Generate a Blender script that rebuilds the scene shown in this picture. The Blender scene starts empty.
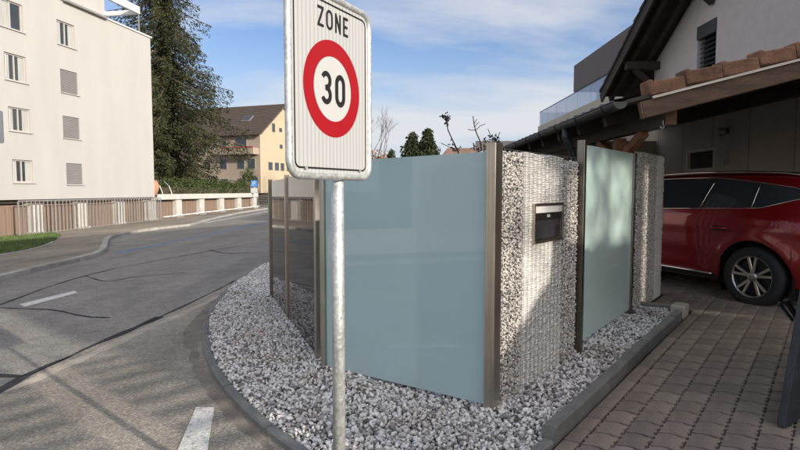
import bpy, bmesh, math, random
import numpy as np
from mathutils import Vector, Matrix

random.seed(7)
rng = np.random.default_rng(11)
R = math.radians
scene = bpy.context.scene
COL = scene.collection

# ------------------------------------------------------------------ camera
PITCH = math.atan(35 / 545)
CAMZ = 1.6
cam_d = bpy.data.cameras.new('camera')
cam = bpy.data.objects.new('camera', cam_d)
COL.objects.link(cam)
cam.location = (0, 0, CAMZ)
cam.rotation_euler = (R(90) - PITCH, 0, 0)
cam_d.sensor_width = 36
cam_d.lens = 36 * 545 / 800
cam_d.clip_start = 0.05
cam_d.clip_end = 2000
scene.camera = cam

# ------------------------------------------------------------------ light
SUN_EL = R(17.5)
SUN_AZ = R(133.0)            # clockwise from +Y
SDIR = Vector((math.sin(SUN_AZ) * math.cos(SUN_EL), math.cos(SUN_AZ) * math.cos(SUN_EL), math.sin(SUN_EL)))
sun_d = bpy.data.lights.new('sun', 'SUN')
sun_d.energy = 2.0
sun_d.angle = R(0.53)
sun_d.color = (1.0, 0.91, 0.79)
sun = bpy.data.objects.new('sun', sun_d)
COL.objects.link(sun)
sun.location = (20, -20, 30)
sun.rotation_euler = (-SDIR).to_track_quat('-Z', 'Y').to_euler()

scene.view_settings.view_transform = 'Standard'
scene.view_settings.look = 'None'
scene.view_settings.gamma = 1
scene.view_settings.exposure = 1.5

world = bpy.data.worlds.new('World')
scene.world = world
world.use_nodes = True
wn = world.node_tree
wn.nodes.clear()
W = wn.nodes.new
out = W('ShaderNodeOutputWorld')
bg = W('ShaderNodeBackground')
bg.inputs['Strength'].default_value = 0.15
sky = W('ShaderNodeTexSky')
sky.sky_type = 'NISHITA'
sky.sun_disc = False
sky.sun_elevation = SUN_EL
sky.sun_rotation = SUN_AZ
sky.air_density = 1.0
sky.dust_density = 0.15
sky.ozone_density = 1.6
tc = W('ShaderNodeTexCoord')
sep = W('ShaderNodeSeparateXYZ')
wn.links.new(tc.outputs['Generated'], sep.inputs[0])
# project the direction on a cloud layer so that clouds flatten to the horizon
zc = W('ShaderNodeMath'); zc.operation = 'MAXIMUM'; zc.inputs[1].default_value = 0.0
wn.links.new(sep.outputs['Z'], zc.inputs[0])
za = W('ShaderNodeMath'); za.operation = 'ADD'; za.inputs[1].default_value = 0.22
wn.links.new(zc.outputs[0], za.inputs[0])
dx = W('ShaderNodeMath'); dx.operation = 'DIVIDE'
dy = W('ShaderNodeMath'); dy.operation = 'DIVIDE'
wn.links.new(sep.outputs['X'], dx.inputs[0]); wn.links.new(za.outputs[0], dx.inputs[1])
wn.links.new(sep.outputs['Y'], dy.inputs[0]); wn.links.new(za.outputs[0], dy.inputs[1])
cmb = W('ShaderNodeCombineXYZ')
wn.links.new(dx.outputs[0], cmb.inputs[0]); wn.links.new(dy.outputs[0], cmb.inputs[1])
mp = W('ShaderNodeMapping')
mp.inputs['Location'].default_value = (3.1, 1.9, 0.0)
mp.inputs['Rotation'].default_value = (0, 0, R(-28))
mp.inputs['Scale'].default_value = (0.55, 1.0, 1.0)
wn.links.new(cmb.outputs[0], mp.inputs[0])
n1 = W('ShaderNodeTexNoise')
n1.inputs['Scale'].default_value = 1.2
n1.inputs['Detail'].default_value = 9
n1.inputs['Roughness'].default_value = 0.54
n1.inputs['Distortion'].default_value = 0.35
wn.links.new(mp.outputs[0], n1.inputs['Vector'])
cr = W('ShaderNodeValToRGB')
cr.color_ramp.elements[0].position = 0.42
cr.color_ramp.elements[0].color = (0, 0, 0, 1)
cr.color_ramp.elements[1].position = 0.60
cr.color_ramp.elements[1].color = (1, 1, 1, 1)
wn.links.new(n1.outputs['Fac'], cr.inputs[0])
cm = W('ShaderNodeMath'); cm.operation = 'MULTIPLY'; cm.inputs[1].default_value = 0.85
wn.links.new(cr.outputs[0], cm.inputs[0])
mixc = W('ShaderNodeMixRGB')
mixc.inputs[2].default_value = (1.85, 1.88, 1.95, 1)
wn.links.new(cm.outputs[0], mixc.inputs[0])
skm = W('ShaderNodeMixRGB'); skm.blend_type = 'MULTIPLY'; skm.inputs[0].default_value = 1
skm.inputs[2].default_value = (0.25, 0.29, 0.37, 1)
wn.links.new(sky.outputs[0], skm.inputs[1])
hz = W('ShaderNodeMapRange'); hz.inputs['From Min'].default_value = 0.0; hz.inputs['From Max'].default_value = 0.33
hz.inputs['To Min'].default_value = 1.0; hz.inputs['To Max'].default_value = 0.0; hz.interpolation_type = 'SMOOTHSTEP'
wn.links.new(sep.outputs['Z'], hz.inputs['Value'])
hzm = W('ShaderNodeMixRGB'); hzm.inputs[2].default_value = (1.30, 1.50, 1.78, 1)
wn.links.new(hz.outputs[0], hzm.inputs[0]); wn.links.new(skm.outputs[0], hzm.inputs[1])
wn.links.new(hzm.outputs[0], mixc.inputs[1])
# the sky brightens broadly towards the low sun
dt = W('ShaderNodeVectorMath'); dt.operation = 'DOT_PRODUCT'; dt.inputs[1].default_value = tuple(SDIR)
wn.links.new(tc.outputs['Generated'], dt.inputs[0])
dmx = W('ShaderNodeMath'); dmx.operation = 'MAXIMUM'; dmx.inputs[1].default_value = 0.0
dpw = W('ShaderNodeMath'); dpw.operation = 'POWER'; dpw.inputs[1].default_value = 1.3
wn.links.new(dt.outputs['Value'], dmx.inputs[0]); wn.links.new(dmx.outputs[0], dpw.inputs[0])
dml = W('ShaderNodeVectorMath'); dml.operation = 'SCALE'; dml.inputs[0].default_value = (3.0, 2.25, 1.45)
wn.links.new(dpw.outputs[0], dml.inputs['Scale'])
dad = W('ShaderNodeVectorMath'); dad.operation = 'ADD'; dad.inputs[1].default_value = (1, 1, 1)
wn.links.new(dml.outputs[0], dad.inputs[0])
aur = W('ShaderNodeVectorMath'); aur.operation = 'MULTIPLY'
wn.links.new(mixc.outputs[0], aur.inputs[0]); wn.links.new(dad.outputs[0], aur.inputs[1])
wn.links.new(aur.outputs[0], bg.inputs['Color'])
wn.links.new(bg.outputs[0], out.inputs[0])

# ------------------------------------------------------------------ terrain and traced points
def ground(x, y):
    z = 0.05 * max(-24.0, min(7.0, x))
    z += max(0.0, min(0.5, 0.012 * (y - 29)))
    return z

def ray(px, py):
    f = Vector((0, math.cos(PITCH), -math.sin(PITCH)))
    u = Vector((0, math.sin(PITCH), math.cos(PITCH)))
    return f + Vector((1, 0, 0)) * ((px - 400) / 545) + u * ((225 - py) / 545)

def on_ground(px, py, h=0.0):
    d = ray(px, py)
    t = 0.0
    lo, hi = 0.1, 400.0
    for _ in range(60):
        mid = (lo + hi) / 2
        p = d * mid
        if CAMZ + p.z > ground(p.x, p.y) + h: lo = mid
        else: hi = mid
    p = d * lo
    return Vector((p.x, p.y, ground(p.x, p.y) + h))

def at_depth(px, py, Y):
    d = ray(px, py); t = Y / d.y
    return Vector((d.x * t, Y, CAMZ + d.z * t))

def at_side(px, py, X):
    d = ray(px, py); t = X / d.x
    return Vector((X, d.y * t, CAMZ + d.z * t))

# ------------------------------------------------------------------ materials
def new_mat(name):
    m = bpy.data.materials.new(name); m.use_nodes = True
    nt = m.node_tree
    b = nt.nodes['Principled BSDF']
    return m, nt, b

def noise_node(nt, scale, detail=6, rough=0.6, coord='Object', stretch=None, dist=0.0):
    t = nt.nodes.new('ShaderNodeTexCoord')
    n = nt.nodes.new('ShaderNodeTexNoise')
    n.inputs['Scale'].default_value = scale
    n.inputs['Detail'].default_value = detail
    n.inputs['Roughness'].default_value = rough
    n.inputs['Distortion'].default_value = dist
    src = t.outputs[coord]
    if stretch:
        mpn = nt.nodes.new('ShaderNodeMapping')
        mpn.inputs['Scale'].default_value = stretch
        nt.links.new(src, mpn.inputs[0]); src = mpn.outputs[0]
    nt.links.new(src, n.inputs['Vector'])
    return n

def ramp(nt, src, stops):
    r = nt.nodes.new('ShaderNodeValToRGB')
    e = r.color_ramp.elements
    while len(e) < len(stops): e.new(0.5)
    for i, (p, c) in enumerate(stops):
        e[i].position = p
        e[i].color = (c[0], c[1], c[2], 1)
    nt.links.new(src, r.inputs[0])
    return r

def mul(nt, a, b, fac=1.0, mode='MULTIPLY'):
    m = nt.nodes.new('ShaderNodeMixRGB'); m.blend_type = mode
    m.inputs[0].default_value = fac
    nt.links.new(a, m.inputs[1])
    if hasattr(b, 'links'): nt.links.new(b, m.inputs[2])
    else: m.inputs[2].default_value = (b[0], b[1], b[2], 1)
    return m

def bump(nt, b, src, strength=0.3, dist=0.01):
    n = nt.nodes.new('ShaderNodeBump')
    n.inputs['Strength'].default_value = strength
    n.inputs['Distance'].default_value = dist
    nt.links.new(src, n.inputs['Height'])
    nt.links.new(n.outputs[0], b.inputs['Normal'])
    return n

def mat(name, col, rough=0.7, metal=0.0, var=0.25, scale=6.0, fine=None, bmp=0.2, bdist=0.004, stretch=None, island=0.0, spec=0.5, coat=0.0, objvar=0.0):
    """base colour varied by two octaves of noise, fine relief, and optional change from piece to piece"""
    m, nt, b = new_mat(name)
    n = noise_node(nt, scale, 8, 0.62, stretch=stretch)
    lo = tuple(max(0, c * (1 - var)) for c in col); hi = tuple(min(1, c * (1 + var)) for c in col)
    r = ramp(nt, n.outputs['Fac'], [(0.28, lo), (0.72, hi)])
    src = r.outputs[0]
    f = noise_node(nt, fine or scale * 14, 4, 0.7, stretch=stretch)
    if fine:
        r2 = ramp(nt, f.outputs['Fac'], [(0.3, (0.62, 0.62, 0.62)), (0.7, (1.35, 1.35, 1.35))])
        src = mul(nt, src, r2.outputs[0], 1.0).outputs[0]
    if island > 0:
        g = nt.nodes.new('ShaderNodeNewGeometry')
        r3 = ramp(nt, g.outputs['Random Per Island'], [(0, (1 - island,) * 3), (1, (1 + island,) * 3)])
        src = mul(nt, src, r3.outputs[0]).outputs[0]
    if objvar > 0:
        oi = nt.nodes.new('ShaderNodeObjectInfo')
        r3 = ramp(nt, oi.outputs['Random'], [(0, (1 - objvar,) * 3), (1, (1 + objvar, 1 + objvar * 0.9, 1 + objvar * 0.8))])
        src = mul(nt, src, r3.outputs[0]).outputs[0]
    nt.links.new(src, b.inputs['Base Color'])
    b.inputs['Roughness'].default_value = rough
    b.inputs['Metallic'].default_value = metal
    b.inputs['Specular IOR Level'].default_value = spec
    if coat:
        b.inputs['Coat Weight'].default_value = coat
        b.inputs['Coat Roughness'].default_value = 0.03
    if bmp: bump(nt, b, f.outputs['Fac'], bmp, bdist)
    return m

def asphalt(name, base, warm, wear=0.5):
    m, nt, b = new_mat(name)
    big = noise_node(nt, 0.35, 6, 0.6)
    r = ramp(nt, big.outputs['Fac'], [(0.32, base), (0.68, warm)])
    mid = noise_node(nt, 3.0, 6, 0.7)
    r2 = ramp(nt, mid.outputs['Fac'], [(0.3, (0.82, 0.82, 0.82)), (0.7, (1.18, 1.18, 1.18))])
    c = mul(nt, r.outputs[0], r2.outputs[0])
    sp = noise_node(nt, 38, 3, 0.75)
    rs_ = ramp(nt, sp.outputs['Fac'], [(0.36, (0.70, 0.70, 0.70)), (0.5, (1, 1, 1)), (0.64, (1.38, 1.36, 1.32))])
    c = mul(nt, c.outputs[0], rs_.outputs[0], 0.9)
    v = nt.nodes.new('ShaderNodeTexVoronoi'); v.inputs['Scale'].default_value = 85
    t = nt.nodes.new('ShaderNodeTexCoord'); nt.links.new(t.outputs['Object'], v.inputs['Vector'])
    r3 = ramp(nt, v.outputs['Color'], [(0.0, (0.5, 0.5, 0.52)), (0.75, (1.05, 1.04, 1.0)), (1.0, (2.1, 2.0, 1.85))])
    c2 = mul(nt, c.outputs[0], r3.outputs[0], wear * 1.4)
    # long tyre-worn streaks
    st = noise_node(nt, 1.2, 3, 0.5, stretch=(0.9, 0.10, 1))
    r4 = ramp(nt, st.outputs['Fac'], [(0.35, (0.88, 0.88, 0.88)), (0.65, (1.1, 1.1, 1.1))])
    c3 = mul(nt, c2.outputs[0], r4.outputs[0])
    nt.links.new(c3.outputs[0], b.inputs['Base Color'])
    b.inputs['Roughness'].default_value = 0.88
    b.inputs['Specular IOR Level'].default_value = 0.3
    bump(nt, b, v.outputs['Distance'], 0.6, 0.006)
    return m

M = {}
M['asphalt'] = asphalt('asphalt', (0.215, 0.208, 0.194), (0.275, 0.262, 0.238))
M['asphalt_side'] = asphalt('asphalt_side', (0.255, 0.236, 0.205), (0.36, 0.33, 0.28))
M['pavement'] = asphalt('pavement_asphalt', (0.19, 0.172, 0.148), (0.30, 0.265, 0.215))
M['tar'] = mat('tar', (0.022, 0.022, 0.024), 0.9, var=0.3, scale=8, fine=90)
M['soil'] = mat('soil', (0.12, 0.11, 0.085), 0.95, var=0.4, scale=0.6, fine=22)
M['white_paint'] = mat('road_white', (0.66, 0.65, 0.61), 0.75, var=0.16, scale=5, fine=70, bmp=0.4)
nt = M['white_paint'].node_tree; b = nt.nodes['Principled BSDF']; src = b.inputs['Base Color'].links[0].from_socket
wn_ = noise_node(nt, 26, 6, 0.8); wr_ = ramp(nt, wn_.outputs['Fac'], [(0.54, (0, 0, 0)), (0.60, (1, 1, 1))])
mx_ = nt.nodes.new('ShaderNodeMixRGB'); nt.links.new(wr_.outputs[0], mx_.inputs[0]); nt.links.new(src, mx_.inputs[1]); mx_.inputs[2].default_value = (0.30, 0.28, 0.25, 1)
nt.links.new(mx_.outputs[0], b.inputs['Base Color'])
M['blue_paint'] = mat('road_blue', (0.10, 0.20, 0.46), 0.8, var=0.4, scale=4, fine=60)
M['kerb'] = mat('kerb_stone', (0.175, 0.180, 0.176), 0.8, var=0.25, scale=5, fine=120, bmp=0.5, objvar=0.12)
M['kerb_light'] = mat('kerb_granite', (0.34, 0.33, 0.30), 0.85, var=0.25, scale=4, fine=110, bmp=0.5, objvar=0.15)
M['kerb_end'] = mat('kerb_end_sunlit', (0.42, 0.39, 0.34), 0.85, var=0.25, scale=4, fine=90, bmp=0.5)
M['paver'] = mat('paver_concrete', (0.240, 0.203, 0.172), 0.92, var=0.34, scale=3.2, fine=150, bmp=0.8, bdist=0.006, objvar=0.16)
M['paver_far'] = mat('paver_concrete_far', (0.240, 0.203, 0.172), 0.92, var=0.34, scale=3.2, fine=150, bmp=0.8, bdist=0.006, island=0.16)
M['joint'] = mat('joint_sand', (0.022, 0.018, 0.014), 0.97, var=0.5, scale=9, fine=80)
M['bed'] = mat('gravel_bed', (0.10, 0.095, 0.09), 0.95, var=0.4, scale=20, fine=90)
M['grass'] = mat('grass_blades', (0.085, 0.125, 0.035), 0.8, var=0.45, scale=1.5, island=0.4, bmp=0)
M['plaster_cream'] = mat('plaster_cream', (0.400, 0.390, 0.368), 0.92, var=0.05, scale=0.9, stretch=(1, 1, 0.25), fine=None, bmp=0.25, bdist=0.004)
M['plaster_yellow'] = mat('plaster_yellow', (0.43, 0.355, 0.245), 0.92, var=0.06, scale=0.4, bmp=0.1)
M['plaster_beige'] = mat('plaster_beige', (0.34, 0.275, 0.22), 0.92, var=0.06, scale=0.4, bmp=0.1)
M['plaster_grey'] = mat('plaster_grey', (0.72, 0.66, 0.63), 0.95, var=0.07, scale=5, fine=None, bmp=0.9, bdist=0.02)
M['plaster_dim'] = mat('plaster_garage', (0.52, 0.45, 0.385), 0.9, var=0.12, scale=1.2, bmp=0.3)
M['concrete'] = mat('white_concrete', (0.47, 0.455, 0.42), 0.9, var=0.12, scale=1.5, fine=30, bmp=0.3)
M['white'] = mat('white_metal', (0.78, 0.77, 0.74), 0.5, var=0.05, scale=2, bmp=0)
M['garage_brown'] = mat('garage_door_wood', (0.215, 0.150, 0.112), 0.7, var=0.2, scale=1.2, stretch=(4, 4, 0.4), bmp=0.2)
M['rail'] = mat('grey_rail', (0.36, 0.34, 0.32), 0.5, 0.5, var=0.15, scale=3, bmp=0)
M['dark_glass'] = mat('window_glass', (0.035, 0.04, 0.045), 0.06, var=0.2, scale=1, bmp=0, spec=0.7)
M['blind'] = mat('window_blind', (0.20, 0.185, 0.18), 0.6, var=0.08, scale=2, bmp=0)
M['curtain'] = mat('curtain_cloth', (0.36, 0.36, 0.34), 0.9, var=0.2, scale=2, stretch=(6, 6, 0.3), bmp=0)
M['win_frame'] = mat('window_frame', (0.42, 0.40, 0.37), 0.5, var=0.05, scale=3, bmp=0)
M['reveal'] = mat('window_reveal', (0.45, 0.41, 0.36), 0.85, var=0.05, scale=3, bmp=0)
M['roof_brown'] = mat('roof_tiles_far', (0.085, 0.065, 0.055), 0.9, var=0.3, scale=2, fine=14, bmp=0.5)
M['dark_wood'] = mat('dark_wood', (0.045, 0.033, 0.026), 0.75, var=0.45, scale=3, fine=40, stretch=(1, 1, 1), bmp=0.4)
M['brown_wood'] = mat('brown_wood', (0.105, 0.062, 0.038), 0.7, var=0.5, scale=4, fine=50, stretch=(0.5, 3, 3), bmp=0.5)
M['end_grain'] = mat('end_grain', (0.20, 0.115, 0.07), 0.8, var=0.4, scale=14, fine=70, bmp=0.5)
M['post_wood'] = mat('post_wood', (0.20, 0.085, 0.042), 0.7, var=0.35, scale=4, fine=50, stretch=(3, 3, 0.5), bmp=0.4)
M['roof_dark'] = mat('roof_tile_dark', (0.055, 0.046, 0.042), 0.85, var=0.45, scale=3, fine=40, bmp=0.6, objvar=0.2)
M['far_roof'] = mat('far_roof_tiles', (0.20, 0.125, 0.09), 0.9, var=0.3, scale=2, fine=10, bmp=0.4)
M['verge_tile'] = mat('verge_tile', (0.215, 0.112, 0.070), 0.85, var=0.5, scale=9, fine=60, bmp=0.7, bdist=0.008, objvar=0.28)
M['drip'] = mat('drip_edge', (0.62, 0.55, 0.48), 0.5, var=0.1, scale=4, bmp=0)
M['gutter'] = mat('gutter_metal', (0.055, 0.058, 0.06), 0.42, 0.6, var=0.3, scale=5, bmp=0.1)
M['shutter'] = mat('shutter_slate', (0.05, 0.055, 0.065), 0.5, var=0.15, scale=4, bmp=0)
M['box_brown'] = mat('facade_panel_brown', (0.125, 0.095, 0.078), 0.6, var=0.1, scale=1, bmp=0.1)
M['parapet'] = mat('parapet_cream', (0.52, 0.48, 0.38), 0.9, var=0.1, scale=1, bmp=0.1)
M['bark'] = mat('bark', (0.10, 0.075, 0.055), 0.95, var=0.4, scale=5, fine=40, bmp=0.8, bdist=0.02)
M['twig'] = mat('twig', (0.085, 0.055, 0.042), 0.85, var=0.4, scale=20, bmp=0)
M['needle'] = mat('spruce_needles', (0.042, 0.046, 0.019), 0.8, var=0.6, scale=0.9, island=0.5, bmp=0, spec=0.25)
M['needle_far'] = mat('fir_needles', (0.036, 0.043, 0.020), 0.8, var=0.4, scale=0.4, island=0.4, bmp=0, spec=0.2)
M['leaf'] = mat('hedge_leaf', (0.045, 0.068, 0.018), 0.7, var=0.5, scale=1.2, island=0.5, bmp=0, spec=0.3)
M['leaf_autumn'] = mat('autumn_leaf', (0.27, 0.125, 0.04), 0.8, var=0.5, scale=0.8, island=0.4, bmp=0, spec=0.2)
M['rose_leaf'] = mat('rose_leaf', (0.05, 0.028, 0.022), 0.6, var=0.5, scale=9, island=0.5, bmp=0)
M['fallen_leaf'] = mat('fallen_leaf', (0.30, 0.12, 0.06), 0.8, var=0.3, scale=9, bmp=0)
M['rubber'] = mat('tyre_rubber', (0.018, 0.018, 0.019), 0.75, var=0.2, scale=6, fine=80, bmp=0.3)
M['rim'] = mat('alloy_rim', (0.50, 0.50, 0.50), 0.28, 1.0, var=0.08, scale=8, bmp=0)
M['black'] = mat('black_plastic', (0.012, 0.012, 0.013), 0.5, var=0.2, scale=5, bmp=0)
M['chrome'] = mat('chrome_trim', (0.75, 0.74, 0.72), 0.15, 1.0, var=0.05, scale=5, bmp=0)
M['gate'] = mat('gate_paint', (0.030, 0.037, 0.047), 0.5, var=0.35, scale=9, fine=45, bmp=0.4)
M['dark_metal'] = mat('dark_metal', (0.06, 0.058, 0.055), 0.4, 0.8, var=0.2, scale=6, bmp=0)
M['wire'] = mat('galvanised_wire', (0.42, 0.41, 0.39), 0.4, 0.9, var=0.2, scale=30, bmp=0)
M['sign_black'] = mat('sign_black', (0.012, 0.012, 0.013), 0.5, var=0.1, scale=5, bmp=0)
M['sign_red'] = mat('sign_red', (0.30, 0.004, 0.010), 0.45, var=0.05, scale=5, bmp=0)
M['sign_blue'] = mat('sign_blue', (0.05, 0.22, 0.55), 0.45, var=0.05, scale=5, bmp=0)
M['red_awning'] = mat('balcony_awning', (0.30, 0.06, 0.05), 0.8, var=0.1, scale=2, bmp=0)
M['terracotta'] = mat('terracotta', (0.42, 0.22, 0.13), 0.85, var=0.2, scale=6, bmp=0.2)

def brushed(name, col, rough):
    m, nt, b = new_mat(name)
    n = noise_node(nt, 60, 3, 0.5, stretch=(1, 1, 0.02))
    r = ramp(nt, n.outputs['Fac'], [(0.3, tuple(c * 0.8 for c in col)), (0.7, tuple(min(1, c * 1.15) for c in col))])
    big = noise_node(nt, 3, 5, 0.6)
    r2 = ramp(nt, big.outputs['Fac'], [(0.3, (0.8, 0.8, 0.8)), (0.7, (1.1, 1.1, 1.1))])
    c = mul(nt, r.outputs[0], r2.outputs[0])
    nt.links.new(c.outputs[0], b.inputs['Base Color'])
    b.inputs['Metallic'].default_value = 1
    b.inputs['Roughness'].default_value = rough
    bump(nt, b, n.outputs['Fac'], 0.15, 0.002)
    return m
M['steel'] = brushed('brushed_steel', (0.52, 0.475, 0.41), 0.34)
M['steel_dark'] = brushed('brushed_steel_dark', (0.27, 0.25, 0.22), 0.34)

def galvanised(name):
    m, nt, b = new_mat(name)
    t = nt.nodes.new('ShaderNodeTexCoord')
    v = nt.nodes.new('ShaderNodeTexVoronoi'); v.inputs['Scale'].default_value = 95
    nt.links.new(t.outputs['Object'], v.inputs['Vector'])
    n = noise_node(nt, 14, 6, 0.7)
    r = ramp(nt, v.outputs['Color'], [(0, (0.44, 0.46, 0.46)), (1, (0.70, 0.71, 0.70))])
    r2 = ramp(nt, n.outputs['Fac'], [(0.3, (0.75, 0.76, 0.76)), (0.7, (1.12, 1.12, 1.1))])
    c = mul(nt, r.outputs[0], r2.outputs[0])
    nt.links.new(c.outputs[0], b.inputs['Base Color'])
    b.inputs['Metallic'].default_value = 0.55
    rr = ramp(nt, v.outputs['Color'], [(0, (0.36,) * 3), (1, (0.58,) * 3)])
    nt.links.new(rr.outputs[0], b.inputs['Roughness'])
    bump(nt, b, n.outputs['Fac'], 0.25, 0.004)
    return m
M['galv'] = galvanised('galvanised_steel')

def glass_panel(name, col, rough, coat=1.0, sheen=0.5):
    m, nt, b = new_mat(name)
    n = noise_node(nt, 0.9, 4, 0.6)
    r = ramp(nt, n.outputs['Fac'], [(0.3, tuple(c * 0.95 for c in col)), (0.7, tuple(c * 1.05 for c in col))])
    tcd = nt.nodes.new('ShaderNodeTexCoord'); sz_ = nt.nodes.new('ShaderNodeSeparateXYZ'); nt.links.new(tcd.outputs['Object'], sz_.inputs[0])
    dzn = noise_node(nt, 4, 7, 0.75, stretch=(1, 1, 0.35))
    ad = nt.nodes.new('ShaderNodeMath'); ad.operation = 'MULTIPLY_ADD'; ad.inputs[1].default_value = -0.9; nt.links.new(sz_.outputs['Z'], ad.inputs[0]); nt.links.new(dzn.outputs['Fac'], ad.inputs[2])
    rd_ = ramp(nt, ad.outputs[0], [(0.22, (0, 0, 0)), (0.62, (0.30, 0.30, 0.30))])
    md_ = nt.nodes.new('ShaderNodeMixRGB'); nt.links.new(rd_.outputs[0], md_.inputs[0]); nt.links.new(r.outputs[0], md_.inputs[1])
    md_.inputs[2].default_value = (0.42, 0.41, 0.38, 1) if col[0] > .1 else (0.03, 0.028, 0.026, 1)
    nt.links.new(md_.outputs[0], b.inputs['Base Color'])
    b.inputs['Roughness'].default_value = rough
    b.inputs['Specular IOR Level'].default_value = 0.2
    b.inputs['Coat Weight'].default_value = coat
    b.inputs['Coat IOR'].default_value = 1.5
    d = noise_node(nt, 7, 6, 0.7)
    r2 = ramp(nt, d.outputs['Fac'], [(0.35, (0.008,) * 3), (0.8, (0.06,) * 3)])
    nt.links.new(r2.outputs[0], b.inputs['Coat Roughness'])
    return m
M['blue_glass'] = glass_panel('blue_satin_glass', (0.37, 0.51, 0.54), 0.55)
M['aqua_glass'] = glass_panel('aqua_satin_glass', (0.60, 0.79, 0.74), 0.55)
M['black_glass'] = glass_panel('black_gloss_glass', (0.012, 0.009, 0.009), 0.3)
_b = M['black_glass'].node_tree.nodes['Principled BSDF']; _b.inputs['Coat IOR'].default_value = 1.5; _b.inputs['Specular IOR Level'].default_value = 0.0
M['glass_edge'] = mat('glass_edge', (0.28, 0.50, 0.45), 0.15, var=0.05, scale=3, bmp=0)

m, nt, b = new_mat('car_red'); M['car_red'] = m
n = noise_node(nt, 300, 2, 0.5)
r = ramp(nt, n.outputs['Fac'], [(0.3, (0.20, 0.003, 0.007)), (0.7, (0.29, 0.005, 0.010))])
nt.links.new(r.outputs[0], b.inputs['Base Color'])
b.inputs['Metallic'].default_value = 0.35; b.inputs['Roughness'].default_value = 0.34
b.inputs['Coat Weight'].default_value = 1.0; b.inputs['Coat Roughness'].default_value = 0.02

m, nt, b = new_mat('sign_face'); M['sign_face'] = m
t = nt.nodes.new('ShaderNodeTexCoord'); wv = nt.nodes.new('ShaderNodeTexWave')
wv.bands_direction = 'X'; wv.inputs['Scale'].default_value = 13.5; wv.inputs['Distortion'].default_value = 0.0
nt.links.new(t.outputs['Object'], wv.inputs['Vector'])
r = ramp(nt, wv.outputs['Fac'], [(0.05, (0.33, 0.335, 0.34)), (0.35, (0.43, 0.435, 0.435))])
nt.links.new(r.outputs[0], b.inputs['Base Color']); b.inputs['Roughness'].default_value = 0.4
M['sign_plain'] = mat('sign_white', (0.46, 0.465, 0.465), 0.4, var=0.03, scale=4, bmp=0)

def stone_mat(name, stops):
    m, nt, b = new_mat(name)
    g = nt.nodes.new('ShaderNodeNewGeometry')
    r = ramp(nt, g.outputs['Random Per Island'], stops)
    n = noise_node(nt, 45, 5, 0.7)
    r2 = ramp(nt, n.outputs['Fac'], [(0.3, (0.78, 0.78, 0.79)), (0.7, (1.15, 1.15, 1.15))])
    c = mul(nt, r.outputs[0], r2.outputs[0])
    nt.links.new(c.outputs[0], b.inputs['Base Color'])
    b.inputs['Roughness'].default_value = 0.8
    bump(nt, b, n.outputs['Fac'], 0.4, 0.004)
    return m
M['chip'] = stone_mat('marble_chip', [(0.0, (0.10, 0.098, 0.095)), (0.15, (0.34, 0.335, 0.33)), (0.45, (0.68, 0.67, 0.655)), (1.0, (0.88, 0.87, 0.85))])
# dirt washed among the chips in patches
nt = M['chip'].node_tree; b = nt.nodes['Principled BSDF']; src = b.inputs['Base Color'].links[0].from_socket
dn = noise_node(nt, 2.2, 6, 0.65)
dr = ramp(nt, dn.outputs['Fac'], [(0.50, (1, 1, 1)), (0.80, (0.66, 0.58, 0.48))])
nt.links.new(mul(nt, src, dr.outputs[0]).outputs[0], b.inputs['Base Color'])
M['gabion_stone'] = stone_mat('gabion_stone', [(0.0, (0.26, 0.24, 0.22)), (0.22, (0.55, 0.52, 0.48)), (1.0, (0.82, 0.78, 0.72))])
M['gabion_white'] = stone_mat('gabion_white_stone', [(0.0, (0.74, 0.72, 0.68)), (1.0, (0.88, 0.86, 0.81))])
M['gabion_core'] = mat('gabion_core', (0.20, 0.19, 0.175), 0.95, var=0.5, scale=40, fine=120)

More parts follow.
